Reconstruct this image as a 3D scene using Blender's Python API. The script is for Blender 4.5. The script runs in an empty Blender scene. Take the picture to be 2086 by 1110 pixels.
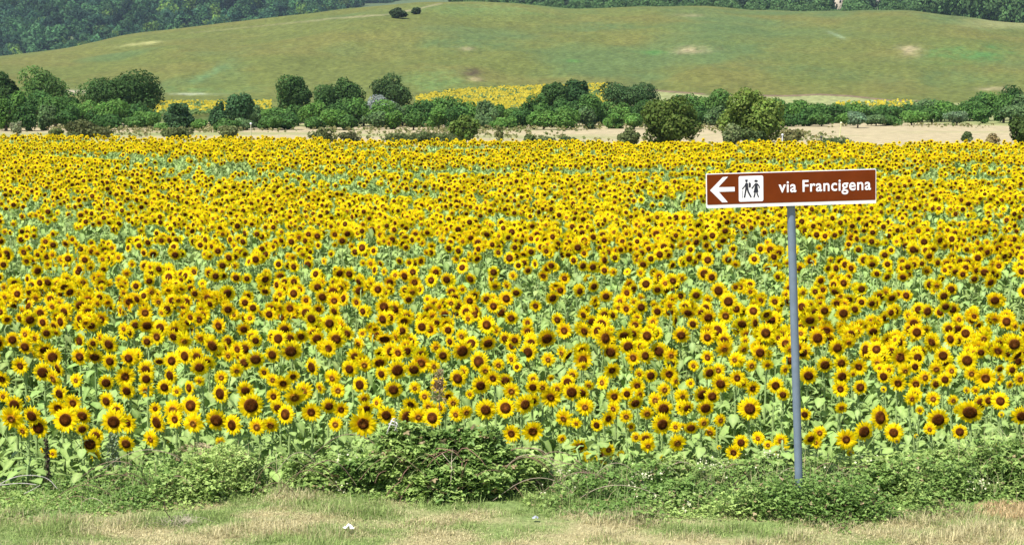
import bpy, math, random
import numpy as np
from math import radians, sin, cos, tan, atan, pi

S = bpy.context.scene
rng = np.random.default_rng(7)
random.seed(7)

# ------------------------------------------------------------------ camera
F = 2897.0                      # focal length in photo pixels (photo is 2086 x 1110)
PITCH = atan((555 - 177) / F)
CZ = 3.2
cam = bpy.data.objects.new('camera', bpy.data.cameras.new('camera'))
S.collection.objects.link(cam); S.camera = cam
cam.location = (0, 0, CZ)
cam.rotation_euler = (pi / 2 - PITCH, 0, 0)
cam.data.sensor_width = 36.0
cam.data.lens = 36.0 * F / 2086
cam.data.clip_start = 0.1; cam.data.clip_end = 6000

# ------------------------------------------------------------------ light
SUN_EL, SUN_AZ = radians(59), radians(222)       # azimuth clockwise from +Y: behind the camera, to its left
W = bpy.data.worlds.new('World'); S.world = W; W.use_nodes = True
nt = W.node_tree
sky = nt.nodes.new('ShaderNodeTexSky'); sky.sky_type = 'NISHITA'; sky.sun_disc = False
sky.sun_elevation = SUN_EL; sky.sun_rotation = SUN_AZ
nt.links.new(sky.outputs[0], nt.nodes['Background'].inputs[0])
nt.nodes['Background'].inputs[1].default_value = 0.09
sl = bpy.data.lights.new('sun', 'SUN'); sl.energy = 4.9; sl.angle = radians(0.5); sl.color = (1, 0.96, 0.9)
so = bpy.data.objects.new('sun', sl); S.collection.objects.link(so)
so.rotation_euler = (pi / 2 - SUN_EL, 0, pi - SUN_AZ)
S.view_settings.view_transform = 'Standard'; S.view_settings.look = 'None'
S.view_settings.exposure = 0.76; S.view_settings.gamma = 1; S.view_settings.use_curve_mapping = False
S.cycles.max_bounces = 6; S.cycles.transparent_max_bounces = 4

# ------------------------------------------------------------------ helpers
def tag(o, label=None, cat=None, group=None, kind=None):
    if label: o['label'] = label
    if cat: o['category'] = cat
    if group: o['group'] = group
    if kind: o['kind'] = kind
    return o
def link(o, parent=None):
    S.collection.objects.link(o)
    if parent is not None: o.parent = parent
    return o
def empty(name, loc=(0, 0, 0), rz=0.0):
    o = bpy.data.objects.new(name, None); o.empty_display_size = .2
    o.location = loc; o.rotation_euler = (0, 0, rz)
    return link(o)
def P(X, Y, d):
    """the point at world y = d that the photo shows at pixel X, Y (also with arrays)"""
    a = (X - 1043.0) / F; b = -(Y - 555.0) / F
    fy = cos(PITCH) + b * sin(PITCH); fz = -sin(PITCH) + b * cos(PITCH)
    return a * d / fy, d + 0 * a, CZ + fz * d / fy
def G(X, Y, z):
    a = (X - 1043.0) / F; b = -(Y - 555.0) / F
    fy = cos(PITCH) + b * sin(PITCH); fz = -sin(PITCH) + b * cos(PITCH)
    t = (z - CZ) / fz
    return a * t, fy * t
def PIX(x, y, z):
    dz = z - CZ
    dep = y * cos(PITCH) - dz * sin(PITCH); up = y * sin(PITCH) + dz * cos(PITCH)
    return 1043 + F * x / dep, 555 - F * up / dep
def smooth(t): t = np.clip(t, 0, 1); return t * t * (3 - 2 * t)

class VN:
    """cheap smooth value noise on the plane"""
    def __init__(s, seed): s.g = np.random.default_rng(seed).random((64, 64))
    def __call__(s, x, y):
        x = np.asarray(x, float); y = np.asarray(y, float)
        xi = np.floor(x).astype(int); yi = np.floor(y).astype(int)
        fx = smooth(x - xi); fy = smooth(y - yi); g = s.g
        a = g[xi % 64, yi % 64]; b = g[(xi + 1) % 64, yi % 64]; c = g[xi % 64, (yi + 1) % 64]; e = g[(xi + 1) % 64, (yi + 1) % 64]
        return (a * (1 - fx) + b * fx) * (1 - fy) + (c * (1 - fx) + e * fx) * fy
    def fbm(s, x, y, o=3):
        r = 0; w = 0
        for k in range(o): r = r + s(x * 2 ** k + 7 * k, y * 2 ** k + 3 * k) / 2 ** k; w += 1 / 2 ** k
        return r / w
N1, N2, N3 = VN(1), VN(2), VN(3)

class MB:
    """collects vertices, colours, quads and tris; builds ONE mesh"""
    def __init__(s): s.V = []; s.C = []; s.Q = []; s.QM = []; s.T = []; s.TM = []; s.n = 0
    def add(s, V, C, Q=None, T=None, m=0):
        V = np.asarray(V, float).reshape(-1, 3); C = np.asarray(C, float)
        if C.ndim == 1: C = np.tile(C, (len(V), 1))
        s.V.append(V); s.C.append(C)
        if Q is not None and len(Q):
            Q = np.asarray(Q, int).reshape(-1, 4); s.Q.append(Q + s.n); s.QM.append(np.full(len(Q), m) if np.isscalar(m) else m)
        if T is not None and len(T):
            T = np.asarray(T, int).reshape(-1, 3); s.T.append(T + s.n); s.TM.append(np.full(len(T), m) if np.isscalar(m) else m)
        s.n += len(V); return s
    def arr(s):
        c = lambda L, w: np.concatenate(L) if L else np.zeros((0, w) if w > 1 else (0,), int)
        return dict(V=np.concatenate(s.V), C=np.concatenate(s.C), Q=c(s.Q, 4), QM=c(s.QM, 1), T=c(s.T, 3), TM=c(s.TM, 1))
    def inst(s, t, R, T, tint=None):
        """add N transformed copies of template t (dict from arr()) : R Nx3x3, T Nx3, tint Nx3"""
        N = len(T)
        if N == 0: return s
        nv = len(t['V'])
        V = np.einsum('nij,vj->nvi', R, t['V']) + T[:, None, :]
        C = np.broadcast_to(t['C'], (N, nv, 3)).copy()
        if tint is not None: C = C * tint[:, None, :]
        off = (np.arange(N) * nv)[:, None, None]
        s.V.append(V.reshape(-1, 3)); s.C.append(C.reshape(-1, 3))
        if len(t['Q']): s.Q.append((t['Q'][None] + off + s.n).reshape(-1, 4)); s.QM.append(np.tile(t['QM'], N))
        if len(t['T']): s.T.append((t['T'][None] + off + s.n).reshape(-1, 3)); s.TM.append(np.tile(t['TM'], N))
        s.n += N * nv; return s
    def mesh(s, name, mats, smooth_=True):
        a = s.arr(); me = bpy.data.meshes.new(name)
        nq, n3 = len(a['Q']), len(a['T'])
        me.vertices.add(len(a['V'])); me.vertices.foreach_set('co', a['V'].astype(np.float32).ravel())
        loops = np.concatenate([a['Q'].ravel(), a['T'].ravel()]).astype(np.int32)
        me.loops.add(len(loops)); me.loops.foreach_set('vertex_index', loops)
        me.polygons.add(nq + n3)
        me.polygons.foreach_set('loop_start', np.concatenate([np.arange(nq) * 4, nq * 4 + np.arange(n3) * 3]).astype(np.int32))
        me.polygons.foreach_set('material_index', np.concatenate([a['QM'], a['TM']]).astype(np.int32))
        me.update(calc_edges=True)
        if smooth_: me.polygons.foreach_set('use_smooth', np.ones(nq + n3, bool))
        at = me.color_attributes.new('Col', 'FLOAT_COLOR', 'POINT')
        at.data.foreach_set('color', np.concatenate([np.clip(a['C'], 0, 1), np.ones((len(a['C']), 1))], 1).astype(np.float32).ravel())
        for m in (mats if isinstance(mats, (list, tuple)) else [mats]): me.materials.append(m)
        return me
    def build(s, name, mats, parent=None, smooth_=True):
        return link(bpy.data.objects.new(name, s.mesh(name, mats, smooth_)), parent)

def rotm(yaw, pitch, roll=None):
    """N rotation matrices: first roll about local z, then pitch about x, then yaw about z"""
    yaw = np.atleast_1d(yaw).astype(float); pitch = np.broadcast_to(pitch, yaw.shape).astype(float)
    roll = np.zeros_like(yaw) if roll is None else np.broadcast_to(roll, yaw.shape).astype(float)
    def Z(a):
        M = np.zeros((len(a), 3, 3)); c, s_ = np.cos(a), np.sin(a)
        M[:, 0, 0] = c; M[:, 0, 1] = -s_; M[:, 1, 0] = s_; M[:, 1, 1] = c; M[:, 2, 2] = 1; return M
    def X(a):
        M = np.zeros((len(a), 3, 3)); c, s_ = np.cos(a), np.sin(a)
        M[:, 0, 0] = 1; M[:, 1, 1] = c; M[:, 1, 2] = -s_; M[:, 2, 1] = s_; M[:, 2, 2] = c; return M
    return Z(yaw) @ X(pitch) @ Z(roll)

def tube(mb, pts, radii, col, seg=6, m=0, sub=0):
    pts = np.asarray(pts, float)
    for _ in range(sub):        # corner cutting rounds the bends
        a, b = pts[:-1], pts[1:]; ra = np.asarray(radii, float)
        pts = np.concatenate([pts[:1], np.stack([a * .75 + b * .25, a * .25 + b * .75], 1).reshape(-1, 3), pts[-1:]])
        radii = np.concatenate([ra[:1], np.stack([ra[:-1] * .75 + ra[1:] * .25, ra[:-1] * .25 + ra[1:] * .75], 1).ravel(), ra[-1:]])
    n = len(pts)
    for i in range(n):
        t = pts[min(i + 1, n - 1)] - pts[max(i - 1, 0)]; t = t / (np.linalg.norm(t) + 1e-9)
        u = np.cross(t, (0.3, 1, 0.1)); u /= np.linalg.norm(u); v = np.cross(t, u)
        a = np.arange(seg) * 2 * pi / seg
        ring = pts[i] + radii[i] * (np.cos(a)[:, None] * u + np.sin(a)[:, None] * v)
        R = ring if i == 0 else np.concatenate([R, ring])
    Q = [[i * seg + k, i * seg + (k + 1) % seg, (i + 1) * seg + (k + 1) % seg, (i + 1) * seg + k] for i in range(n - 1) for k in range(seg)]
    mb.add(R, col, Q, m=m); return mb

def box(mb, x0, x1, y0, y1, z0, z1, col, m=0):
    V = [(x, y, z) for z in (z0, z1) for y in (y0, y1) for x in (x0, x1)]
    mb.add(V, col, [(0, 2, 3, 1), (4, 5, 7, 6), (0, 1, 5, 4), (2, 6, 7, 3), (0, 4, 6, 2), (1, 3, 7, 5)], m=m); return mb

# ------------------------------------------------------------------ materials
def mat(name, rough=.6, transl=0.0, spec=.3, nscale=0, namp=0.0, bump=0.0, bscale=40, objrand=0.0, base=None, metal=0):
    m = bpy.data.materials.new(name); m.use_nodes = True; t = m.node_tree; L = t.links
    b = t.nodes['Principled BSDF']; out = t.nodes['Material Output']
    b.inputs['Roughness'].default_value = rough; b.inputs['Specular IOR Level'].default_value = spec
    b.inputs['Metallic'].default_value = metal
    if base is None:
        a = t.nodes.new('ShaderNodeAttribute'); a.attribute_name = 'Col'; col = a.outputs['Color']
    else:
        a = t.nodes.new('ShaderNodeRGB'); a.outputs[0].default_value = (*base, 1); col = a.outputs[0]
    if namp:
        tc = t.nodes.new('ShaderNodeNewGeometry') if objrand == 0 else t.nodes.new('ShaderNodeTexCoord')
        n = t.nodes.new('ShaderNodeTexNoise'); n.inputs['Scale'].default_value = nscale; n.inputs['Detail'].default_value = 5
        L.new(tc.outputs['Position' if objrand == 0 else 'Object'], n.inputs['Vector'])
        r = t.nodes.new('ShaderNodeMapRange'); r.inputs[1].default_value = .3; r.inputs[2].default_value = .7
        r.inputs[3].default_value = 1 - namp; r.inputs[4].default_value = 1 + namp; L.new(n.outputs[0], r.inputs[0])
        v = t.nodes.new('ShaderNodeVectorMath'); v.operation = 'SCALE'; L.new(col, v.inputs[0]); L.new(r.outputs[0], v.inputs['Scale']); col = v.outputs[0]
    if objrand:
        oi = t.nodes.new('ShaderNodeObjectInfo'); r = t.nodes.new('ShaderNodeMapRange')
        r.inputs[3].default_value = 1 - objrand; r.inputs[4].default_value = 1 + objrand; L.new(oi.outputs['Random'], r.inputs[0])
        v = t.nodes.new('ShaderNodeVectorMath'); v.operation = 'SCALE'; L.new(col, v.inputs[0]); L.new(r.outputs[0], v.inputs['Scale']); col = v.outputs[0]
    L.new(col, b.inputs['Base Color'])
    if bump:
        n = t.nodes.new('ShaderNodeTexNoise'); n.inputs['Scale'].default_value = bscale; n.inputs['Detail'].default_value = 4
        tc = t.nodes.new('ShaderNodeNewGeometry'); L.new(tc.outputs['Position'], n.inputs['Vector'])
        bp = t.nodes.new('ShaderNodeBump'); bp.inputs['Strength'].default_value = bump; bp.inputs['Distance'].default_value = 1.0 / bscale
        L.new(n.outputs[0], bp.inputs['Height']); L.new(bp.outputs[0], b.inputs['Normal'])
    if transl:
        tr = t.nodes.new('ShaderNodeBsdfTranslucent'); mx = t.nodes.new('ShaderNodeMixShader')
        L.new(col, tr.inputs[0]); mx.inputs[0].default_value = transl
        L.new(b.outputs[0], mx.inputs[1]); L.new(tr.outputs[0], mx.inputs[2]); L.new(mx.outputs[0], out.inputs[0])
    return m
M_PETAL = mat('petal', .6, .5, .06)
M_DISC = mat('seed_disc', 1, 0, 0, 90, .45, .8, 160)
M_LEAF = mat('sunflower_leaf', .5, .22, .16, 25, .12)
M_STEM = mat('stem', .6, .1, .3)
M_CROWN = mat('tree_leaves', .7, .40, .1)
M_BARK = mat('bark', .9, 0, .1, 8, .3, .5, 12)
M_BRAMBLE = mat('bramble_leaves', .5, .3, .25)
M_GRASS = mat('grass_blades', .6, .3, .2)
M_CANE = mat('dry_cane', .8, 0, .2, 30, .25)
M_PAPER = mat('litter', .7, .1, .3)
SF = [M_PETAL, M_DISC, M_LEAF, M_STEM]

# ------------------------------------------------------------------ ground
def gz(y):            # verge at 0, a bank, then the low field
    return -1.05 * smooth((np.asarray(y, float) - 10.95) / 1.15)
def sheet(name, xs, ys, zf, cf, m):
    X, Y = np.meshgrid(xs, ys); Z = zf(X, Y); C = cf(X, Y)
    nx, ny = len(xs), len(ys)
    i = (np.arange(ny - 1)[:, None] * nx + np.arange(nx - 1)).ravel()
    mb = MB(); mb.add(np.stack([X, Y, Z], -1).reshape(-1, 3), C.reshape(-1, 3), np.stack([i, i + 1, i + nx + 1, i + nx], 1))
    return tag(mb.build(name, m), kind='structure')
def mixc(a, b, t): t = np.asarray(t)[..., None]; return np.asarray(a) * (1 - t) + np.asarray(b) * t
STRAW, GRN, SOIL = (.31, .27, .14), (.16, .22, .07), (.20, .15, .09)
M_SOIL = mat('soil', .95, 0, .1, 30, .3, .6, 60)
def grassness(X, Y):   # 1 = green, 0 = dry straw
    v = N1.fbm(X * 1.7 + 31, Y * 3.4, 4) - .5
    return np.clip(.60 + v * 3.0 + (N3.fbm(X * 5, Y * 9, 3) - .5) * 1.6 + (Y - 10.3) * .35, 0, 1)
sheet('ground', np.linspace(-40, 40, 400), np.concatenate([np.linspace(-40, 8, 60), np.linspace(8.2, 12.4, 90)]),
      lambda X, Y: gz(Y) + (N2.fbm(X * 1.5, Y * 1.5) - .5) * .05 * (Y < 12) * np.clip(12 - Y, 0, 1),
      lambda X, Y: mixc(mixc(STRAW, GRN, grassness(X, Y)), SOIL, np.clip((Y - 10.9) * 2, 0, 1)), M_SOIL)
sheet('field', np.linspace(-90, 90, 60), np.linspace(12.4, 84, 60), lambda X, Y: X * 0 - 1.05, lambda X, Y: mixc((.13, .13, .06), SOIL, N1(X, Y)), M_SOIL)

def stubble_mat():
    m = mat('stubble', .95, 0, .1, 1.2, .22, .4, 3); t = m.node_tree; L = t.links
    g = t.nodes.new('ShaderNodeNewGeometry'); w = t.nodes.new('ShaderNodeTexWave'); w.inputs['Scale'].default_value = .35
    w.inputs['Distortion'].default_value = 3; w.bands_direction = 'Y'; w.inputs['Detail'].default_value = 3
    L.new(g.outputs['Position'], w.inputs['Vector'])
    b = t.nodes['Principled BSDF']; src = b.inputs['Base Color'].links[0].from_socket
    r = t.nodes.new('ShaderNodeMapRange'); r.inputs[3].default_value = .8; r.inputs[4].default_value = 1.1; L.new(w.outputs[0], r.inputs[0])
    v = t.nodes.new('ShaderNodeVectorMath'); v.operation = 'SCALE'; L.new(src, v.inputs[0]); L.new(r.outputs[0], v.inputs['Scale']); L.new(v.outputs[0], b.inputs['Base Color'])
    return m
sheet('stubble_field', np.linspace(-190, 190, 200), np.linspace(84, 172, 120), lambda X, Y: X * 0 - 1.05,
      lambda X, Y: mixc((.37, .31, .185), (.24, .26, .10), np.clip((N3.fbm(X * .05, Y * .12, 4) - .58) * 5 + np.clip((Y - 158 - X * .05) / 8, 0, 1) * .8, 0, 1)), stubble_mat())

# hills: a height field whose columns run away from the camera's place
CREST = np.array([(-2600, 190), (-600, 150), (0, 115), (168, 97), (302, 69), (503, 49), (638, 30), (700, 18), (800, 8), (890, 3), (1000, 9), (1060, 12), (1150, 18), (1250, 20), (1350, 18), (1400, 16), (1450, 17), (1500, 23), (1600, 25), (1700, 26), (1850, 27), (1930, 35), (2086, 50), (2700, 75), (4700, 140)], float)
RIDGE = np.array([(-2600, -100), (-600, -150), (500, -70), (640, -25), (700, -5), (735, 8), (790, 9), (850, 0), (950, -30), (1500, -60), (2086, -90), (4700, -60)], float)
us = np.linspace(-2600, 4700, 1300)
DC, DF = 650.0, 172.0
ds = np.concatenate([np.linspace(DF, DC + 20, 330), np.linspace(DC + 28, 1500, 70)])
crestY = np.interp(us, CREST[:, 0], CREST[:, 1]); ridgeY = np.interp(us, RIDGE[:, 0], RIDGE[:, 1])
k = np.ones(9) / 9; crestY = np.convolve(np.pad(crestY, 4, 'edge'), k, 'valid'); crestY = np.convolve(np.pad(crestY, 4, 'edge'), k, 'valid')
def prof(t): return np.sin(np.clip(t, 0, 1) * pi / 2) ** 2
zc = P(us, crestY, DC)[2]
for _ in range(6):     # make the visible crest meet the silhouette
    dd = ds[ds <= DC]; Z = -1.05 + (zc[None] + 1.05) * prof((dd - DF) / (DC - DF))[:, None]
    Yv = PIX(0, dd[:, None], Z)[1].min(0); zc = zc + (Yv - crestY) / F * DC
ridz = P(us, ridgeY, 1400.)[2]
def hillz(u, d):
    u = np.asarray(u, float); d = np.asarray(d, float)
    c = np.interp(u, us, zc); r = np.interp(u, us, ridz)
    near = -1.05 + (c + 1.05) * prof((d - DF) / (DC - DF))
    und = (N2.fbm(u / 260, d / 90, 3) - .5) * 5.5 * smooth((d - 200) / 120) * smooth((DC - d) / 120)
    valley = c - 22
    back = np.where(d < 820, c + (valley - c) * smooth((d - DC) / 170), valley + (r - valley) * smooth((d - 820) / 580))
    return np.where(d <= DC, near + und, back)
U, D = np.meshgrid(us, ds); HZ = hillz(U, D); HX = (U - 1043) / F * D / cos(PITCH)
PX_, PY_ = PIX(HX, D, HZ)
OL, OL2, TEAL, BRT = (.116, .136, .034), (.136, .138, .036), (.088, .136, .045), (.17, .29, .09)
n = N1.fbm(U / 150, D / 34, 4); n2 = N3.fbm(U / 240 + 9, D / 60 + 4, 4); n3 = N2.fbm(U / 40, D / 10, 3)
HC = mixc(OL, OL2, np.clip((n - .4) * 3, 0, 1))
HC = mixc(HC, TEAL, np.clip((n2 - .50) * 5, 0, 1) * .8)
def blob(cx, cy, rx, ry, soft=.9, rot=0, wob=.8):
    x = (U - cx) * cos(rot) + (PY_ - cy) * sin(rot); y = -(U - cx) * sin(rot) + (PY_ - cy) * cos(rot)
    r = np.sqrt((x / rx) ** 2 + (y / ry) ** 2) + (n3 - .5) * wob * 2
    return np.exp(-1.1 * r ** 2) * np.clip(.1 + 1.5 * N1.fbm(U / 9 + cx, D / 5, 2), 0, 1)
def paint(m, c, a=1.0):     # bare soil, dry or greener grass
    global HC
    HC = mixc(HC, c, np.clip(m, 0, 1) * a * (D <= DC + 30))
paint(blob(960, 90, 110, 14), TEAL, .9); paint(blob(1010, 20, 160, 12), (.12, .20, .06), .6); paint(blob(1230, 55, 90, 10), TEAL, .8)
paint(blob(1480, 105, 130, 22), TEAL, .8); paint(blob(1330, 107, 26, 5), (.07, .17, .04), .9); paint(blob(1165, 125, 18, 3), (.09, .22, .05), .7)
paint(blob(1960, 110, 95, 16), (.075, .17, .045), .9); paint(blob(1940, 160, 80, 14), TEAL, .7); paint(blob(890, 165, 60, 22), (.12, .20, .06), .7)
paint(blob(400, 185, 230, 9), (.11, .18, .055), .7); paint(blob(440, 150, 40, 8, rot=-.5), (.12, .22, .09), .7)
paint(blob(1450, 60, 70, 14), TEAL, .8); paint(blob(1700, 150, 200, 12, rot=.08), TEAL, .5)
TAN = (.34, .28, .16)
paint(blob(1838, 105, 20, 11, .3), TAN, .85); paint(blob(1400, 103, 34, 7, .4), TAN, .7); paint(blob(1400, 33, 25, 3), TAN, .5)
paint(blob(2003, 181, 30, 5, .4), TAN, .7); paint(blob(300, 90, 45, 3, rot=-.12), (.42, .40, .16), .7); paint(blob(950, 100, 14, 4), TAN, .6)
paint(blob(962, 150, 20, 9, .4), (.085, .065, .035), .95); paint(blob(972, 162, 14, 4, .4), (.36, .28, .15), .8)
paint(blob(160, 187, 28, 4, .4), (.5, .42, .33), .8); paint(blob(400, 192, 45, 2.5), (.40, .42, .30), .6); paint(blob(1690, 72, 22, 3, rot=.4), (.32, .42, .28), .5)
track = np.interp(U, [380, 560, 700, 790, 860, 900], [70, 52, 37, 31, 18, 8])
paint(smooth(1 - np.abs(PY_ - track) / (.8 + n3 * 4)) * (U > 390) * (U < 905), (.28, .24, .14), .55 * np.interp(U, [390, 620, 760], [.25, .5, 1]))
bank = np.interp(U, [1330, 1450, 1590, 1660, 1720, 1800, 1900], [185, 194, 196, 193, 196, 205, 208])
paint(smooth(1.2 - np.abs(PY_ - bank) / 2.2) * (U > 1300) * (U < 1910) * (n3 > .3), (.20, .13, .10), .8)
paint((PY_ > bank + 2) * smooth((U - 1230) / 80), (.30, .32, .14), .75)
paint(smooth((U - 1900) / 120) * smooth((64 - PY_) / 12) * smooth((PY_ - 36) / 6), (.30, .29, .12), .55)
HC = HC * (.80 + .16 * n3)[..., None] * (.84 + .32 * N2(U / 7, D / 6))[..., None]
HC = mixc(HC, (.08, .11, .05), (D > DC + 40) * 1.0)
mb = MB(); nx, ny = len(us), len(ds)
i = (np.arange(ny - 1)[:, None] * nx + np.arange(nx - 1)).ravel()
mb.add(np.stack([HX, D, HZ], -1).reshape(-1, 3), HC.reshape(-1, 3), np.stack([i, i + 1, i + nx + 1, i + nx], 1))
tag(mb.build('hills', mat('hill_grass', .95, 0, .1, .8, .32, .5, .9)), kind='structure')
def hill_pt(X, Y):
    """where the photo's pixel X, Y meets the near hillside"""
    dd = np.linspace(176, 648, 900); z = hillz(np.full_like(dd, X), dd)
    yy = PIX(0, dd, z)[1]; j = int(np.argmin(np.abs(yy - Y))); return (X - 1043) / F * dd[j], dd[j], z[j]

# ------------------------------------------------------------------ templates: leaves, sunflowers
def leaf_t(L, Wd, droop, fold, col, vein, rows=5, wav=.0, seed=0):
    """blade along +Y from the origin, midrib lighter, pointed tip, heart-shaped base"""
    r = np.random.default_rng(seed); t = np.linspace(0, 1, rows)
    w = np.interp(t, [0, .12, .3, .55, .8, 1], [.28, .42, .5, .40, .19, .0]) * Wd
    yl = t * L; zm = -droop * L * t ** 1.8
    V = []; C = []
    for q in range(rows):
        jz = r.normal(0, wav, 2) * L
        yb = yl[q] - (.10 * L if q == 0 else 0)
        V += [(-w[q], yb, zm[q] + fold * w[q] + jz[0]), (0, yl[q], zm[q]), (w[q], yb, zm[q] + fold * w[q] + jz[1])]
        C += [col, vein, col]
    Q = [(3 * q, 3 * q + 1, 3 * q + 4, 3 * q + 3) for q in range(rows - 1)] + [(3 * q + 1, 3 * q + 2, 3 * q + 5, 3 * q + 4) for q in range(rows - 1)]
    return MB().add(V, C, Q).arr()
LG, LV = np.array((.245, .37, .095)), np.array((.33, .44, .14))

def body_t(seed, h, nl, rows, lsize, seg=5, upper=.35):
    """stem plus leaves of one plant, height h; returns (stem dict, leaves dict)"""
    r = np.random.default_rng(seed); st = MB(); lv = MB()
    bend = r.uniform(-.03, .03, 2)
    tube(st, [(0, 0, -.1), (bend[0], bend[1], h * .4), (bend[0] * .6, bend[1] * .6, h * .8), (0, .025, h * .97), (0, -.0, h + .005), (0, -.03, h)],
         [.014, .013, .011, .010, .009, .010], (.28, .38, .13), seg, 3)
    yaw0 = r.uniform(0, 7)
    for q in range(nl):
        f = upper + (1 - upper) * (q + .5) / nl * .94
        z = h * f; L = lsize * (1.15 - .5 * max(0, f - .6) / .4) * r.uniform(.8, 1.2)
        yaw = yaw0 + q * 2.4 + r.normal(0, .25)
        pet = L * r.uniform(.45, .7); up = r.uniform(.15, .55)
        dx, dy = -sin(yaw), cos(yaw)
        p0 = np.array((0, 0, z)); p1 = p0 + np.array((dx * pet, dy * pet, pet * up))
        tube(st, [p0, (p0 + p1) / 2 + (0, 0, .015), p1], [.005, .004, .003], (.30, .42, .15), 3, 3)
        lt = leaf_t(L, L * r.uniform(.85, 1.0), r.uniform(.15, .5), r.uniform(-.1, .3), LG * r.uniform(.68, 1.15), LV, rows, .02 if rows > 3 else 0, seed * 50 + q)
        lt['QM'][:] = 2
        lv.inst(lt, rotm(yaw, r.uniform(-.65, .25)), p1[None])
    return st.arr(), lv.arr()

YEL, YEL2, ORG = np.array((.97, .765, .006)), np.array((.95, .62, .005)), np.array((.80, .38, .01))
def head_t(seed, kind, npet, detail):
    """unit-diameter flower facing +Z: returns petals, disc, back. kind 0 ripe dark disc, 1 young orange-centred, 2 half open"""
    r = np.random.default_rng(seed); pt = MB(); dc = MB(); bk = MB()
    R = {0: r.uniform(.21, .26), 1: r.uniform(.15, .19), 2: r.uniform(.17, .21)}[kind]
    for layer in range(2 if detail > 0 else 1):
        n_ = npet if layer == 0 else int(npet * .8)
        for q in range(n_):
            a = (q + .5 * layer + r.normal(0, .18)) * 2 * pi / n_
            Lp = (.5 - R * .9) * r.uniform(.82, 1.12) * (1 if layer == 0 else .88); wd = (.060 if detail else .09) * r.uniform(.8, 1.2) * (24 / npet if detail else 14 / npet)
            lift = r.uniform(-.42, .0) + (.34 if layer else 0) + (.30 if kind == 2 else 0)
            tw = r.uniform(-.35, .35); cup = r.normal(0, .12)
            if detail > 1: ts = [0, .3, .65, 1]; ws = [.55, 1, .8, .0]
            elif detail == 1: ts = [0, .45, 1]; ws = [.6, 1, .1]
            else: ts = [0, .5, 1]; ws = [.8, 1, .15]
            V = []; C = []
            base = YEL * r.uniform(.86, 1.08)
            for t_, w_ in zip(ts, ws):
                rad = R * .88 + Lp * t_; z = Lp * (lift * t_ + (cup - .12) * t_ * t_)
                tx, ty = -sin(a), cos(a); cx, cy = cos(a) * rad, sin(a) * rad
                V += [(cx - tx * wd * w_, cy - ty * wd * w_, z - tw * wd * w_), (cx + tx * wd * w_, cy + ty * wd * w_, z + tw * wd * w_)]
                cc = ORG * .25 + YEL2 * .75 if t_ == 0 else base
                C += [cc, cc]
            Q = [(2 * j, 2 * j + 1, 2 * j + 3, 2 * j + 2) for j in range(len(ts) - 1)]
            pt.add(V, C, Q, m=0)
    seg = (20, 14, 8)[2 - detail]
    dk = np.array((.055, .018, .004)) * r.uniform(.7, 1.3)
    if kind == 0:
        rs = [0, .35, .6, .8, 1.0]; zs = [.075, .085, .078, .062, .0]; cs = [dk * r.uniform(1, 3.5), dk * 1.6, dk, dk * 1.1, (.14, .06, .01)]
    elif kind == 1:
        rs = [0, .35, .6, .82, 1.05]; zs = [.015, .03, .05, .05, .0]; cs = [(.40, .22, .04), (.26, .11, .02), dk * 2, (.20, .085, .01), (.45, .20, .01)]
    else:
        rs = [0, .35, .6, .82, 1.0]; zs = [.03, .045, .055, .05, .0]; cs = [(.17, .08, .015), dk * 2.6, dk * 1.2, dk * 1.3, (.28, .12, .01)]
    V = [(0, 0, zs[0])]; C = [cs[0]]
    for rr, z, c in zip(rs[1:], zs[1:], cs[1:]):
        for s_ in range(seg):
            a = s_ * 2 * pi / seg; V.append((cos(a) * rr * R, sin(a) * rr * R, z + r.normal(0, .006))); C.append(np.array(c) * r.uniform(.75, 1.3))
    T = [(0, 1 + s_, 1 + (s_ + 1) % seg) for s_ in range(seg)]
    Q = [(1 + k_ * seg + s_, 1 + k_ * seg + (s_ + 1) % seg, 1 + (k_ + 1) * seg + (s_ + 1) % seg, 1 + (k_ + 1) * seg + s_)[::-1] for k_ in range(3) for s_ in range(seg)]
    dc.add(V, C, Q, T, m=1)
    if detail:
        sg = 10; V = []; gc = np.array((.24, .36, .10))
        for rr, z in ((R * 1.02, -.012), (R * .9, -.07), (R * .35, -.12)):
            V += [(cos(s_ * 2 * pi / sg) * rr, sin(s_ * 2 * pi / sg) * rr, z) for s_ in range(sg)]
        bk.add(V, gc, [(k_ * sg + s_, k_ * sg + (s_ + 1) % sg, (k_ + 1) * sg + (s_ + 1) % sg, (k_ + 1) * sg + s_) for k_ in range(2) for s_ in range(sg)], m=3)
        for s_ in range(16):
            a = (s_ + r.normal(0, .2)) * 2 * pi / 16; w_ = .16
            bk.add([(cos(a - w_) * R * .95, sin(a - w_) * R * .95, -.03), (cos(a + w_) * R * .95, sin(a + w_) * R * .95, -.03), (cos(a) * R * 1.6, sin(a) * R * 1.6, -.03 + r.normal(0, .03))], gc * r.uniform(.8, 1.2), T=[(0, 1, 2)], m=3)
    return pt.arr(), dc.arr(), (bk.arr() if detail else None)
def merge(*ts):
    m = MB()
    for t in ts:
        if t is None: continue
        if len(t['Q']) or len(t['T']):
            n0 = m.n; m.V.append(t['V']); m.C.append(t['C'])
            if len(t['Q']): m.Q.append(t['Q'] + n0); m.QM.append(t['QM'])
            if len(t['T']): m.T.append(t['T'] + n0); m.TM.append(t['TM'])
            m.n += len(t['V'])
    return m.arr()
def dict_mesh(name, t, mats):
    m = MB(); m.V = [t['V']]; m.C = [t['C']]; m.Q = [t['Q']] if len(t['Q']) else []; m.QM = [t['QM']] if len(t['Q']) else []
    m.T = [t['T']] if len(t['T']) else []; m.TM = [t['TM']] if len(t['T']) else []
    return m.mesh(name, mats)

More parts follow.
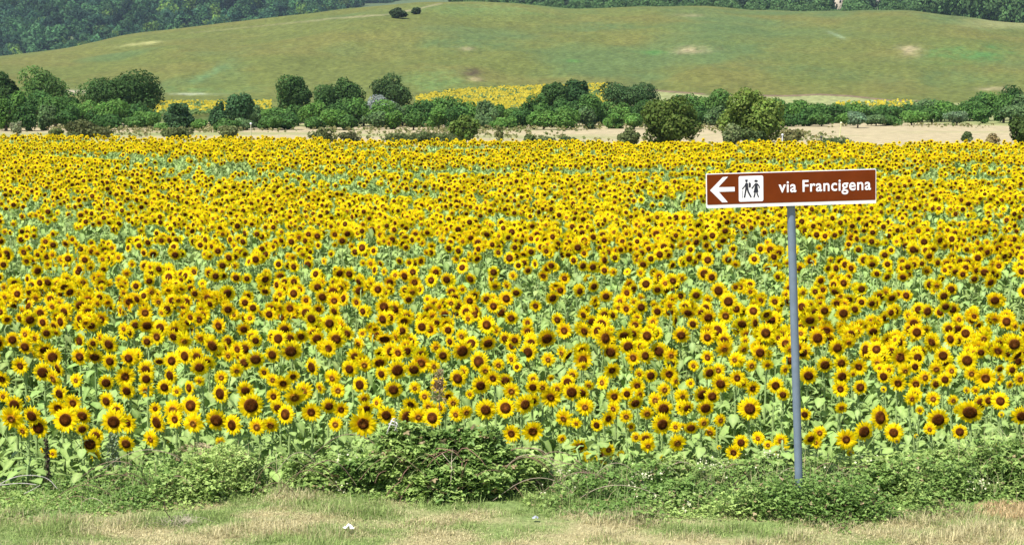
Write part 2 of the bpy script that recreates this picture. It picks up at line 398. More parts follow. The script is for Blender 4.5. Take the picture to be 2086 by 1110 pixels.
# ------------------------------------------------------------------ the sunflowers one can tell apart
R4 = [(130,15,110),(258,55,115),(345,95,120),(375,35,110),(470,103,90),(15,95,110),(740,80,125),(642,118,95),(775,168,105),(890,165,105),(888,95,90),(890,38,110),(1050,75,105),(1000,145,100),(1075,170,70),(1165,150,90),(1340,85,85),(1430,45,90),(1205,25,115),(1215,108,70),(1355,185,120),(1490,165,110),(1610,55,80),(1655,100,80),(1715,122,110),(1770,80,85),(1915,25,110),(2030,90,110),(1855,170,120),(1665,200,95),(1780,208,130),(1510,255,150),(1690,270,100),(1750,310,120),(1890,295,120),(1990,260,100),(2065,280,100),(2050,165,90),(375,185,110),(450,240,110),(400,342,155),(500,320,110),(350,270,120),(658,230,110),(710,290,100),(690,355,150),(785,360,130),(945,275,80),(1060,285,130),(975,360,130),(1075,340,110),(1165,255,120),(1182,365,130),(1320,345,140),(1430,375,130),(1565,385,110),(1645,375,110),(75,335,150),(205,320,120),(240,390,130),(148,410,90),(545,490,120),(590,440,100),(770,488,105),(928,460,115),(1340,480,70),(90,250,110),(20,200,80),(175,215,40),(320,548,60),(260,530,40),(490,400,80),(585,562,80),(1020,465,50),(1960,150,80),(2040,370,90)]
R5 = [(45,35,110),(130,10,90),(110,130,100),(120,215,80),(240,65,90),(318,42,120),(430,38,105),(305,160,110),(435,150,80),(530,20,90),(575,130,100),(500,200,80),(420,250,110),(120,280,105),(120,365,170),(215,240,80),(265,315,120),(365,325,120),(455,325,115),(550,330,120),(525,265,90),(625,200,80),(605,270,80),(665,240,80),(735,298,85),(690,310,100),(705,92,110),(745,50,80),(830,135,115),(862,45,85),(915,90,100),(985,105,95),(1020,168,105),(945,10,80),(1060,22,60),(1152,95,70),(1150,145,90),(1208,145,85),(1255,90,50),(770,188,60),(868,282,130),(985,270,120),(1085,250,125),(1145,228,100),(1265,205,130),(1300,155,80),(1365,115,90),(1385,175,110),(1395,70,80),(1455,180,90),(1498,135,70),(1455,20,60),(1470,265,115),(1355,335,120),(1420,365,70),(1590,118,90),(1622,42,110),(1650,200,100),(1722,185,80),(1785,190,80),(1788,135,95),(1860,75,85),(1805,65,70),(1765,242,95),(1650,275,85),(1715,322,85),(1590,335,100),(1545,375,80),(1842,305,90),(1945,275,110),(1905,225,100),(1942,160,85),(1985,65,110),(2052,200,90),(2075,270,100),(1925,370,130),(1740,385,60),(1768,448,65),(1845,460,95),(1850,500,90),(2015,385,70),(2055,385,50),(2020,485,110),(1940,575,45),(1320,458,60),(1425,505,110),(1610,525,80),(1578,565,100),(1485,565,75),(1028,425,110),(1143,412,130),(995,510,90),(820,435,110),(1680,550,50),(2000,110,80)]
R6 = [(90,15,70),(170,58,90),(245,42,85),(425,15,80),(530,10,80),(260,125,120),(340,88,100),(428,152,100),(380,120,80),(125,190,110),(190,200,95),(10,200,85),(60,120,60),(32,272,95),(150,272,105),(425,275,140),(65,392,90),(135,362,80),(235,345,80),(192,420,90),(335,540,95),(372,480,95),(485,455,85),(608,525,125),(618,470,90),(535,495,60),(125,540,50),(235,510,30),(580,135,100),(630,190,85),(625,40,70),(785,75,115),(765,310,80),(782,458,95),(852,420,85),(835,480,80),(878,10,100),(975,80,110),(985,155,100),(1090,145,90),(1048,65,50),(1090,20,110),(975,270,80),(1190,330,145),(1105,415,125),(1010,460,130),(1310,420,115),(1240,158,40),(1250,80,85),(1215,30,60),(1270,40,80),(1332,120,105),(1438,125,100),(1425,20,80),(1480,85,90),(1365,45,90),(1560,35,90),(1642,45,80),(1610,98,90),(1548,125,75),(1400,215,90),(1430,195,95),(1535,215,90),(1655,225,70),(1458,285,55),(1563,342,135),(1525,400,80),(1700,285,90),(1775,298,150),(1820,240,100),(1870,225,80),(1948,228,110),(1928,90,90),(1865,90,130),(1768,62,90),(1995,130,55),(2058,95,85),(2075,320,120),(1705,415,90),(1945,525,80),(1038,545,50),(1320,470,40),(1430,440,30),(1750,165,50),(1795,165,60),(1900,180,40),(2010,40,80),(1935,35,60),(1950,310,40)]
K = 2.98
heads = [(x / K + ox, 740 + y / K, d / K) for L_, ox in ((R4, 0), (R5, 700), (R6, 1386)) for x, y, d in L_]
CUT = 738.0
kinds_h = {0: [], 1: [], 2: []}
for q in range(9):
    kd = (0, 0, 0, 0, 1, 1, 1, 2, 2)[q]
    p_, d_, b_ = head_t(100 + q, kd, 26 + q % 3 * 2, 2)
    kinds_h[kd].append((dict_mesh('petals', p_, SF), dict_mesh('disc', d_, SF), dict_mesh('flower_head', b_, SF)))
bodies = []
for q in range(8):
    st_, lv_ = body_t(200 + q, 1.0, 24 if q < 5 else 19, 5, .115, 6, .18)
    bodies.append((dict_mesh('stem', st_, SF), dict_mesh('foliage', lv_, SF)))
def cell(X, Y):
    bands = [(0, 765, 'in the fifth rank'), (765, 790, 'in the fourth rank'), (790, 820, 'in the third rank'), (820, 860, 'in the second rank'), (860, 900, 'at the field front'), (900, 1100, 'low over the brambles')]
    b = [n_ for a, c, n_ in bands if a <= Y < c][0]
    cols = [(-99, 60, 'by the left picture edge'), (60, 150, 'near the left edge'), (150, 240, 'above the tall grey weed'), (240, 330, 'above the dry twig'), (330, 430, 'above the left brambles'), (430, 530, 'left of pale blossoms'),
            (530, 640, 'well left of the mound'), (640, 730, 'left of the bramble mound'), (730, 800, 'over the mound\'s left flank'), (800, 870, 'beside the bleached stalk'), (870, 930, 'over the mound\'s top'), (930, 1020, 'over the mound\'s right flank'),
            (1020, 1100, 'right of the bramble mound'), (1100, 1180, 'just right of picture centre'), (1180, 1260, 'right of centre'), (1260, 1340, 'between mound and signpost'), (1340, 1420, 'left of the sign panel\'s line'), (1420, 1500, 'below the sign\'s arrow'),
            (1500, 1570, 'below the sign\'s walkers'), (1570, 1622, 'just left of the signpost'), (1622, 1680, 'just right of the signpost'), (1680, 1750, 'below the sign\'s lettering'), (1750, 1830, 'below the sign\'s right end'), (1830, 1910, 'right of the sign'), (1910, 2000, 'above the right brambles'), (2000, 2200, 'by the right picture edge')]
    c = [n_ for a, e, n_ in cols if a <= X < e][0]
    return b, c
def place_sunflower(X, Y, dpx, label_list):
    j = rng.normal(0, .05)
    x, y = G(X, Y, .40 + j)
    if y < 11.45: y = 11.45 + rng.random() * .35; x, _, z = P(X, Y, y)
    else: z = .40 + j
    diam = dpx / (F / y) * 1.15
    small = dpx < 26
    kd = 1 if (dpx < 31 and rng.random() < .75) else int(rng.choice([0, 1, 2], p=[.62, .2, .18]))
    g0 = float(gz(y))
    hz = z - g0
    rz = rng.normal(-.12, .28)
    back = .10 * diam / .2           # the head stands in front of its stem
    o = empty('sunflower', (x + sin(rz) * -back * 0, y + back * .6, g0), rz)
    pm, dm, hm = kinds_h[kd][rng.integers(len(kinds_h[kd]))]
    sm, fm = bodies[rng.integers(len(bodies))]
    st = link(bpy.data.objects.new('stem', sm), o); st.scale = (1, 1, hz)
    fo = link(bpy.data.objects.new('foliage', fm), o); w_ = .85 + .3 * rng.random(); fo.scale = (w_, w_, hz * .93); fo.rotation_euler = (0, 0, rng.random() * 6.3)
    h = link(bpy.data.objects.new('flower_head', hm), o)
    h.location = (0, -back * .6, hz); h.scale = (diam,) * 3
    pit = rng.normal(-.10, .15)       # positive looks up
    h.rotation_euler = (pi / 2 - pit, 0, 0) if True else None
    link(bpy.data.objects.new('petals', pm), h).rotation_euler = (0, 0, rng.random() * 6.3)
    link(bpy.data.objects.new('disc', dm), h)
    tag(o, None, 'sunflower', 'sunflowers in the front ranks of the field')
    b, c = cell(X, Y)
    size = 'large' if dpx > 41 else ('small' if dpx < 29 else 'medium')
    look = {0: 'dark centred', 1: 'orange centred', 2: 'brown centred'}[kd]
    label_list.append((o, f'{size} {look} sunflower {b}, {c}', X))
lab = []
for hd in heads: place_sunflower(*hd, lab)
by = {}
for o, l, X in lab: by.setdefault(l, []).append((X, o))
for l, lst in by.items():
    lst.sort(key=lambda e: e[0]); n_ = len(lst)
    for q, (X, o) in enumerate(lst):
        w = '' if n_ == 1 else (', left of two' if q == 0 else ', right of two') if n_ == 2 else (', leftmost' if q == 0 else ', rightmost' if q == n_ - 1 else ', middle')
        o['label'] = l + w if len((l + w).split()) <= 16 else (l + w).split(' ', 1)[1]

# ------------------------------------------------------------------ the rest of the field, past counting: one object
LODS = []
for det, npet, cnt in ((1, 22, 8), (0, 14, 8)):
    hs = {0: [], 1: [], 2: []}
    for q in range(cnt):
        kd = (0, 0, 0, 1, 0, 2, 0, 1)[q]
        hs[kd].append(merge(*head_t(300 + det * 50 + q, kd, npet, det)))
    bs = [merge(*body_t(400 + det * 50 + q, 1.0, 15 if det else 8, 4 if det else 3, .135 if det else .17, 4 if det else 3, .3 if det else .5)) for q in range(6)]
    LODS.append((hs, bs))
def far_edge(x, y):     # far limit of the field as seen from the verge
    X = 1043 + F * x / y
    return np.interp(X, [-500, 0, 450, 620, 720, 850, 1100, 1300, 1700, 2086, 2500], [82, 80.5, 80.5, 79, 74.5, 73.5, 73, 71.5, 72, 71, 71])
NP = 100000
y = 11.3 + (83 - 11.3) * rng.random(NP); y = y[rng.random(NP) < (y * .8 + 6) / 72.4]; NP = len(y); x = (rng.random(NP) - .5) * (y * .80 + 6)
# thin out to the wanted density per square metre
pdf = NP / (71.7 * (6 + .8 * 47.15))
want = np.interp(y, [11, 13.3, 14.2, 20, 30, 42, 60, 85], [7.5, 7.5, 12.5, 13, 11.5, 9.8, 8.6, 8.2])
keep = (rng.random(NP) < want / pdf) & (y < far_edge(x, y))
x, y = x[keep], y[keep]; n_ = len(x)
und = (N1.fbm(x * .10 + 5, y * .085 + .02 * x, 3) - .5)
h = 1.43 + und * .35 + rng.normal(0, .075, n_)
hx, hy = PIX(x, y, h - 1.05)
# poorer patches: fewer, lower flowers and more leaf
v = N2.fbm(x * .13 + y * .05, y * .16 + 11, 3)
poor = np.clip((v - .53) * 8, 0, 1) * np.clip((y - 15) / 6, .25, 1)
def patch(cx, cy, rx, ry, rot=0.0):
    dx = (hx - cx) * cos(rot) + (hy - cy) * sin(rot); dy = -(hx - cx) * sin(rot) + (hy - cy) * cos(rot)
    return np.clip(1.6 - np.sqrt((dx / rx) ** 2 + (dy / ry) ** 2), 0, 1)
for p_ in ((250, 318, 170, 7, .04), (420, 338, 150, 9, .05), (620, 352, 130, 7, .1), (740, 385, 160, 9, .08), (930, 345, 200, 8, 0), (1250, 345, 200, 6, 0), (1650, 330, 160, 5, 0), (180, 470, 150, 10, .05), (330, 520, 130, 16, .12), (530, 545, 160, 14, .08),
           (480, 580, 100, 10, .1), (900, 300, 160, 4, 0), (1380, 420, 90, 12, 0), (1950, 440, 90, 8, 0), (1130, 560, 130, 8, .06), (60, 545, 80, 12, 0), (1960, 360, 130, 6, 0), (1000, 440, 130, 6, .08)):
    poor = np.maximum(poor, patch(*p_) * 1.3)
rich = patch(760, 450, 420, 30, .1)
nohead = rng.random(n_) < np.clip(.05 + poor * .70 - rich * .3, 0.02, .93)
inframe = (hx > -30) & (hx < 2116) & (hy > CUT)
nohead |= inframe
h = h - poor * .10 - nohead * .12
h = np.where(inframe, h * np.interp(y, [12, 14], [.66, .84]), h)
front = np.clip((12.4 - y) / 1.0, 0, 1); h = h * (1 - .25 * front)
gzv = gz(y)
diam = np.clip(rng.normal(.203, .026, n_) * np.interp(y, [12, 20, 45], [1.02, 1.0, 1.08]), .11, .27)
kind = rng.choice([0, 1, 2], n_, p=[.6, .24, .16])
diam = np.where(kind == 1, diam * .84, diam)
far = (y > 27).astype(int)
mass = MB()
tint = lambda m_, a: (1 + rng.normal(0, a, (m_, 1))) * (1 + rng.normal(0, .03, (m_, 3)))
for lod in (0, 1):
    hs, bs = LODS[lod]
    bi = rng.integers(len(bs), size=n_)
    for q in range(len(bs)):
        s_ = (far == lod) & (bi == q); m_ = s_.sum()
        Rm = rotm(rng.random(m_) * 6.3, 0.0); sc = np.stack([np.full(m_, 1.0)] * 2 + [h[s_] * .94], 1)
        Rm = Rm * sc[:, None, :]
        mass.inst(bs[q], Rm, np.stack([x[s_], y[s_], gzv[s_]], 1), tint(m_, .08))
    for kd in (0, 1, 2):
        vi = rng.integers(len(hs[kd]), size=n_)
        for q in range(len(hs[kd])):
            s_ = (far == lod) & (vi == q) & (kind == kd) & ~nohead; m_ = s_.sum()
            yaw = rng.normal(-.12, .36, m_); pit = rng.normal(-.10, .20, m_); nod = rng.random(m_) < .03; pit = np.where(nod, pit - .4, pit); yaw = yaw + nod * rng.normal(0, .6, m_)
            Rm = rotm(yaw, pi / 2 - pit, rng.random(m_) * 6.3) * diam[s_][:, None, None]
            T = np.stack([x[s_] + np.sin(yaw) * .05, y[s_] - .05, gzv[s_] + h[s_]], 1)
            mass.inst(hs[kd][q], Rm, T, tint(m_, .05))
tag(mass.build('sunflower_field', SF), 'dense field of yellow sunflowers reaching back to the stubble strip', 'sunflowers', kind='stuff')

# ------------------------------------------------------------------ trees and shrubs
def leafclump(n_=2):
    V = []; Q = []
    for q in range(n_):
        a = q * pi / n_ + .4; c, s_ = cos(a), sin(a); b = 4 * q
        V += [(0, -.5, .0), (c * .45, -.08, s_ * .45), (0, .5, 0.05), (-c * .45, .05, -s_ * .45)]; Q.append((b, b + 1, b + 2, b + 3))
    return MB().add(V, (1, 1, 1), Q).arr()
CL1, CL2 = leafclump(1), leafclump(2)
def crown(mb, c, rx, ry, rz, n_leaf, size, col, r, lobes=9, cl=CL1, inner=.25, shape='round', jit=.42):
    """many leaf clumps spread over overlapping lobes inside an ellipsoid"""
    c = np.asarray(c, float)
    d = r.normal(size=(lobes, 3)); d /= np.linalg.norm(d, axis=1)[:, None]
    rr = r.uniform(.35, .72, lobes)[:, None]
    lc = d * rr; lr = r.uniform(.28, .5, lobes)
    if shape == 'cone': lc[:, 2] = np.abs(lc[:, 2]); lc[:, :2] *= (1.1 - lc[:, 2:3]); 
    lc = np.concatenate([lc, [[0, 0, 0]]]); lr = np.append(lr, .6)
    w = lr ** 2; idx = r.choice(len(lr), n_leaf, p=w / w.sum())
    v = r.normal(size=(n_leaf, 3)); v /= np.linalg.norm(v, axis=1)[:, None]
    rad = lr[idx] * (1 - inner * r.random(n_leaf) ** 2) * (1 + r.normal(0, .07, n_leaf))
    p = lc[idx] + v * rad[:, None]
    T = c + p * np.array((rx, ry, rz)) * 1.18
    lt = 1 + r.normal(0, .13, len(lr)); tn = np.asarray(col) * (lt[idx] * (1 + r.normal(0, .16, n_leaf)))[:, None] * (1 + r.normal(0, .05, (n_leaf, 3)))
    # a leaf clump faces roughly outward and up
    nn = v + np.array((0, 0, .25)) + r.normal(0, jit, (n_leaf, 3)); nn /= np.linalg.norm(nn, axis=1)[:, None]
    Rm = rotm(np.arctan2(nn[:, 1], nn[:, 0]) + pi / 2, np.arccos(np.clip(nn[:, 2], -1, 1)), r.random(n_leaf) * 6.3) * (size * r.uniform(.6, 1.4, n_leaf))[:, None, None]
    mb.inst(cl, Rm, T, tn)
seedc = [1000]
def tree(name, X, Yt, Yb, wpx, d, label, cat, col=(.07, .12, .035), group=None, leaves=4200, size=.24, gz0=-1.05, lobes=10, trunk=True, shape='round', inner=.25):
    seedc[0] += 1; r = np.random.default_rng(seedc[0])
    x, _, zt = P(X, Yt, d); zb = P(X, Yb, d)[2]; s_ = d / F
    g0 = gz0 if gz0 is not None else float(hillz(X, d))
    zb = max(zb, g0 + .05); rx = wpx / 2 * s_; rz = max((zt - zb) / 2, .3); zc_ = (zt + zb) / 2
    o = empty(name, (x, d, g0))
    ht = zc_ - g0
    tk = MB(); tr = min(.22, .035 * (zt - g0) + .02)
    tube(tk, [(0, 0, -.2), (.03 * ht, 0, ht * .4), (-.02 * ht, .05, ht * .8), (0, 0, ht + rz * .3)], [tr * 1.3, tr, tr * .8, tr * .3], (.13, .10, .07), 7)
    for q in range(5):
        a = r.uniform(0, 6.3); e = np.array((cos(a) * rx * .6, sin(a) * rx * .6, ht + rz * r.uniform(-.3, .5)))
        b0 = np.array((0, 0, ht * r.uniform(.4, .7))); tube(tk, [b0, (b0 + e) / 2 + (0, 0, .1 * rz), e], [tr * .55, tr * .35, tr * .1], (.13, .10, .07), 5)
    tk.build('trunk' if trunk else 'stems', M_BARK, o)
    cb = MB(); crown(cb, (0, 0, ht - .03 * rz), rx, rx * .9, rz * 1.04, int(leaves * 1.5), size, col, r, lobes, CL1, inner, shape)
    cb.build('crown', M_CROWN, o)
    tag(o, label, cat, group); return o
G1 = 'dark round trees standing behind the hedgerow'
DK, MD, LT, BL, YG = (.062, .125, .032), (.10, .19, .045), (.12, .22, .05), (.07, .15, .055), (.13, .20, .04)
tree('tree', 5, 155, 215, 62, 165, 'dark tree cut by the left edge, behind the hedge', 'tree', DK, G1)
tree('tree', 90, 137, 222, 98, 165, 'mid green upright tree second from the left edge, looser crown', 'tree', MD, G1, 3200)
tree('tree', 255, 143, 238, 150, 160, 'broad dark tree, widest of all, behind the left hedge', 'tree', DK, G1, 9000, lobes=16)
tree('tree', 590, 158, 225, 80, 168, 'dark round tree at the left of the joined group', 'tree', DK, G1)
tree('tree', 665, 165, 232, 70, 166, 'dark lower tree filling the middle of the joined group', 'tree', DK, G1, 2200)
tree('tree', 706, 154, 228, 78, 168, 'dark tall tree at the right of the joined group', 'tree', DK, G1)
tree('tree', 796, 155, 222, 82, 170, 'round tree behind the silvery grey bush', 'tree', (.065, .115, .035), G1)
tree('tree', 1135, 165, 225, 62, 165, 'lower dark tree touching a taller one before the yellow far field', 'tree', DK, G1)
tree('tree', 1180, 156, 228, 54, 167, 'taller tree right of its darker twin, before the yellow far field', 'tree', (.05, .11, .035), G1)
tree('tree', 1283, 167, 228, 102, 168, 'wide round tree just right of the pale green strip', 'tree', (.065, .12, .04), G1, 3400)
tree('tree', 1462, 181, 250, 66, 150, 'green tree behind and left of the bright roadside bush', 'tree', MD, G1)
tree('tree', 363, 211, 268, 66, 140, 'small rounded dark tree alone in a gap of the left hedge', 'tree', (.06, .12, .045), None, 2200, .25)
tree('tree', 441, 208, 262, 36, 145, 'slim pale green young tree left of a pointed one', 'tree', BL, None, 1200, .25)
tree('tree', 487, 189, 262, 62, 146, 'pointed pyramid shaped tree in the left hedge', 'tree', BL, None, 2400, .26, shape='cone')
tree('bush', 1368, 207, 300, 112, 84, 'big dark rounded bush at the field edge, left of a brighter one', 'bush', (.105, .155, .03), 'big bushes at the far edge of the sunflowers', 5200, .17, lobes=16)
tree('bush', 1534, 187, 296, 118, 85, 'big bright green bush at the field edge above the sign', 'bush', (.165, .235, .045), 'big bushes at the far edge of the sunflowers', 5600, .17, lobes=16)
tree('bush', 2090, 240, 298, 60, 84, 'dark bush cut by the right edge at the field edge', 'bush', (.08, .13, .03), 'big bushes at the far edge of the sunflowers', 2600, .17)
tree('bush', 1496, 248, 296, 50, 83, 'pale loose bush at the foot of the big bright bush', 'bush', (.20, .25, .10), 'small bushes at the far edge of the sunflowers', 1300, .15)
tree('bush', 1281, 262, 300, 44, 82, 'small olive bush left of the big dark rounded bush', 'bush', (.12, .15, .05), 'small bushes at the far edge of the sunflowers', 1300, .14)
tree('bush', 1532, 262, 298, 60, 81, 'low dark bush in front of the big bright bush', 'bush', (.09, .13, .04), 'small bushes at the far edge of the sunflowers', 1300, .14)
tree('bush', 1612, 258, 296, 52, 82, 'low dry looking yellowish bush by the small white post', 'bush', (.22, .22, .08), 'small bushes at the far edge of the sunflowers', 700, .14)
tree('young_tree', 946, 232, 288, 50, 95, 'small yellow green tree standing out before the hedge in the middle', 'tree', YG, None, 1300, .2)
tree('bush', 175, 249, 284, 92, 90, 'low olive bush on the stubble at the left', 'bush', (.12, .14, .05), 'small bushes at the far edge of the sunflowers', 1500, .16)
tree('bush', 112, 262, 282, 30, 90, 'smallest bush on the stubble, left of an olive one', 'bush', (.13, .17, .05), 'small bushes at the far edge of the sunflowers', 500, .16)
tree('bush', 34, 246, 272, 22, 110, 'pale tufted bush on the stubble near the left edge', 'bush', (.26, .30, .16), 'small bushes at the far edge of the sunflowers', 500, .15)
tree('bush', 368, 262, 284, 66, 88, 'low dark bush on stubble below the small rounded tree', 'bush', (.12, .15, .05), 'small bushes at the far edge of the sunflowers', 900, .15)
tree('bush', 464, 257, 284, 42, 90, 'small bush on the stubble below the pointed tree', 'bush', (.16, .19, .07), 'small bushes at the far edge of the sunflowers', 800, .15)
tree('bush', 657, 262, 298, 54, 84, 'olive loose bush where the field edge steps down', 'bush', (.17, .20, .07), 'small bushes at the far edge of the sunflowers', 1000, .14)
tree('bush', 714, 268, 298, 44, 84, 'dark brownish bush right of the loose olive one', 'bush', (.13, .14, .06), 'small bushes at the far edge of the sunflowers', 800, .14)
tree('bush', 863, 266, 296, 60, 83, 'round dark bush in the low weeds left of the small yellow green tree', 'bush', (.11, .15, .05), 'small bushes at the far edge of the sunflowers', 1000, .13)
tree('bush', 905, 272, 296, 80, 82, 'flat low bush joining the round dark one', 'bush', (.12, .15, .05), 'small bushes at the far edge of the sunflowers', 900, .13)
tree('bush', 810, 274, 294, 80, 82, 'flat strip of low bush left of the round dark one', 'bush', (.12, .15, .05), 'small bushes at the far edge of the sunflowers', 800, .13)
tree('bush', 1018, 256, 284, 16, 90, 'thin upright sapling on the middle stubble', 'sapling', (.2, .22, .08), None, 200, .15)
tree('bush', 1077, 274, 294, 26, 83, 'little bush on the middle stubble, left of a flat one', 'bush', (.12, .16, .05), 'small bushes at the far edge of the sunflowers', 350, .13)
tree('bush', 1113, 278, 296, 40, 83, 'little flat bush on the middle stubble', 'bush', (.13, .16, .06), 'small bushes at the far edge of the sunflowers', 400, .13)
tree('bush', 1160, 279, 296, 36, 83, 'little dark bush, rightmost on the middle stubble', 'bush', (.09, .13, .045), 'small bushes at the far edge of the sunflowers', 400, .13)
tree('bush', 1969, 269, 288, 24, 90, 'single small round bush on the right stubble', 'bush', (.10, .15, .05), 'small bushes at the far edge of the sunflowers', 400, .13)
tree('bush', 2022, 274, 292, 34, 84, 'tawny dry bush near the right bush at the field edge', 'bush', (.30, .24, .10), 'small bushes at the far edge of the sunflowers', 350, .13)
tree('bush', 1700, 282, 297, 90, 80, 'flat dark weedy bush along the right field edge', 'bush', (.10, .14, .05), 'small bushes at the far edge of the sunflowers', 700, .12)
tree('silver_bush', 772, 192, 246, 66, 155, 'silvery grey leaved bush in the middle hedge', 'bush', (.30, .34, .30), None, 2200, .24)
tree('reed_bush', 1748, 228, 254, 46, 148, 'pale blue green reedy bush in the right hedge', 'bush', (.15, .24, .13), None, 900, .24)
tree('reed_bush', 1950, 226, 250, 44, 158, 'pale reed like bush near the right end of the hedge', 'bush', (.15, .23, .12), None, 700, .24)
o = tree('bush', 808, 17, 38, 38, hill_pt(808, 37)[1], 'dark round bush on the track near the hill top', 'bush', (.05, .08, .03), 'bushes by the hill track', 1500, .6, None)
o = tree('bush', 848, 16, 31, 17, hill_pt(848, 30)[1], 'smaller bush right of another on the hill track', 'bush', (.05, .08, .03), 'bushes by the hill track', 700, .6, None)
# put the two hill bushes on the slope where the photo shows them
# hedge: each shrub its own
HS = []
xq = -60.0
while xq < 1240:
    HS.append(xq); xq += rng.uniform(26, 42)
hl = []
def topY(X): return np.interp(X, [-100, 0, 60, 140, 220, 300, 330, 400, 500, 560, 640, 720, 760, 830, 920, 1000, 1050, 1100, 1180, 1240, 1320, 1400, 1450, 1600, 1680, 1760, 1830, 1900, 1960, 2030, 2086, 2300],
                              [192, 190, 196, 200, 210, 224, 240, 232, 222, 218, 210, 208, 210, 206, 202, 214, 218, 206, 200, 210, 214, 204, 200, 214, 210, 220, 212, 208, 212, 186, 184, 186])
LAND = [(-200, 60, 'at the far left end'), (60, 150, 'below the second tree from the left'), (150, 330, 'below the broad dark tree'), (330, 440, 'around the small rounded tree'), (440, 560, 'by the pointed tree'), (560, 640, 'below the left dark round tree'), (640, 740, 'below the joined dark trees'), (740, 830, 'by the silvery bush'),
        (830, 900, 'left of the small yellow green tree'), (900, 1000, 'behind the small yellow green tree'), (1000, 1100, 'before the yellow far field'), (1100, 1210, 'below the two touching trees'), (1210, 1330, 'below the wide round tree'), (1330, 1430, 'behind the big dark bush'), (1430, 1500, 'between the two big bushes'), (1500, 1600, 'behind the big bright bush'),
        (1600, 1680, 'just right of the big bright bush'), (1680, 1770, 'by the pale reedy bush'), (1770, 1860, 'in the right hedge\'s lower dip'), (1860, 1960, 'along the rising right hedge'), (1960, 2040, 'near the right end'), (2040, 2400, 'at the right edge')]
HCOL = [('dark green', (.052, .115, .028)), ('fresh green', (.10, .20, .04)), ('mid green', (.075, .155, .035)), ('greyish green', (.10, .165, .06))]
def hedge(X, big):
    cn, cc = HCOL[int(rng.integers(4))]; cc = tuple(1.22 * v_ for v_ in cc)
    d = float(np.interp(X, [0, 1200, 1600, 2086], [141, 147, 153, 172])) + (rng.uniform(6, 12) if big else rng.uniform(-5, 1))
    ty = float(topY(X)) + (rng.uniform(-8, 3) if big else rng.uniform(10, 24)) ; by_ = float(np.interp(X, [0, 1400, 1620, 1850, 2086], [272, 270, 264, 258, 246]))
    w = rng.uniform(50, 84) if big else rng.uniform(40, 64)
    if X in (): pass
    o = tree('shrub', X, ty, by_ - (6 if big else 0), w, d, 'x', 'shrub', cc, 'shrubs of the hedgerow behind the stubble', 1500 if big else 1000, .25, trunk=False, lobes=7, shape='cone' if rng.random() < .35 else 'round')
    ln = [n_ for a, b, n_ in LAND if a <= X < b][0]
    hl.append((o, f'{"taller" if big else "low front"} {cn} hedgerow shrub {ln}', X))
gaps = [(328, 342), (395, 425), (546, 552), (990, 1004)]
for X in np.arange(-40, 2200, 31.0):
    X = X + rng.uniform(-9, 9)
    if not (325 < X < 430): hedge(X, True)
for X in np.arange(-30, 2180, 44.0):
    X = X + rng.uniform(-12, 12)
    hedge(X, False)
by = {}
for o, l, X in hl: by.setdefault(l, []).append((X, o))
for l, lst in by.items():
    lst.sort(key=lambda e: e[0]); n_ = len(lst)
    for q, (X, o) in enumerate(lst):
        o['label'] = l + ('' if n_ == 1 else (', left of two' if q == 0 else ', right of two') if n_ == 2 else (', leftmost' if q == 0 else ', rightmost' if q == n_ - 1 else ', middle'))

# weeds along the stubble's near edge and the hedge foot: uncountable
wd = MB(); m_ = 26000
wx = rng.uniform(-110, 110, m_); band = rng.random(m_)
wy = np.where(band < .4, 84 + rng.random(m_) ** 2 * 14, np.where(band < .65, 132 + rng.random(m_) * 24, 84 + rng.random(m_) * 60))
dens = N1.fbm(wx * .09, wy * .05, 3)
kk = dens > np.where(band < .65, .46, .56) + .05 * (wx > 12); wx, wy = wx[kk], wy[kk]; m_ = len(wx)
wc = mixc(np.array((.17, .22, .07)), np.array((.36, .32, .15)), rng.random(m_))
wd.inst(CL2, rotm(rng.random(m_) * 6.3, rng.normal(.5, .5, m_), rng.random(m_) * 6) * rng.uniform(.15, .45, m_)[:, None, None], np.stack([wx, wy, -1.05 + rng.random(m_) * .4], 1), wc)
tag(wd.build('weeds', M_CROWN), 'dry green and straw weeds scattered over the stubble', 'weeds', kind='stuff')

# forest on the far ridge and the wood along the hill top: masses
def fcrown(seed, cone=False):
    r = np.random.default_rng(seed); m = MB(); crown(m, (0, 0, .55),   .48, .48, .5, 360, .125, (1, 1, 1), r, 6, CL1, .10, 'cone' if cone else 'round', .22)
    return m.arr()
FT = [fcrown(600 + q, q == 5) for q in range(6)]
def wood(name, u, d, hgt, wid_, cols, label, lim=None):
    m = MB(); fi = rng.integers(6, size=len(u))
    X_ = (u - 1043) / F * d / cos(PITCH); Z_ = hillz(u, d) - .5
    for q in range(6):
        s_ = fi == q; Rm = rotm(rng.random(s_.sum()) * 6.3, 0.) * np.stack([wid_[s_], wid_[s_], hgt[s_]], 1)[:, None, :] 
        # scale z after the yaw: yaw keeps z, so the product is the same
        Rm = rotm(rng.random(s_.sum()) * 6.3, 0.); Rm[:, :, 0] *= wid_[s_][:, None]; Rm[:, :, 1] *= wid_[s_][:, None]; Rm[:, :, 2] *= hgt[s_][:, None]
        m.inst(FT[q], Rm, np.stack([X_[s_], d[s_], Z_[s_]], 1), cols[s_])
    return tag(m.build(name, M_CROWN), label, 'woodland', kind='stuff')
m_ = 2700
u = rng.uniform(-260, 735, m_); d = 840 + rng.random(m_) * 540
base = np.array((.06, .14, .05)); alt = np.array((.12, .20, .04)); dk = np.array((.035, .09, .045))
sel = rng.random(m_) + (N1(u / 60, d / 60) - .5) * .5; cols = np.where(sel[:, None] > .93, alt, np.where(sel[:, None] < .4, dk, base)) * (1 + rng.normal(0, .28, (m_, 1)))
wood('forest', u, d, rng.uniform(9, 19, m_), rng.uniform(10, 17, m_), cols, 'dense mixed dark forest covering the far slope at upper left')
m_ = 170
u = rng.uniform(735, 960, m_); d = rng.uniform(1300, 1400, m_)
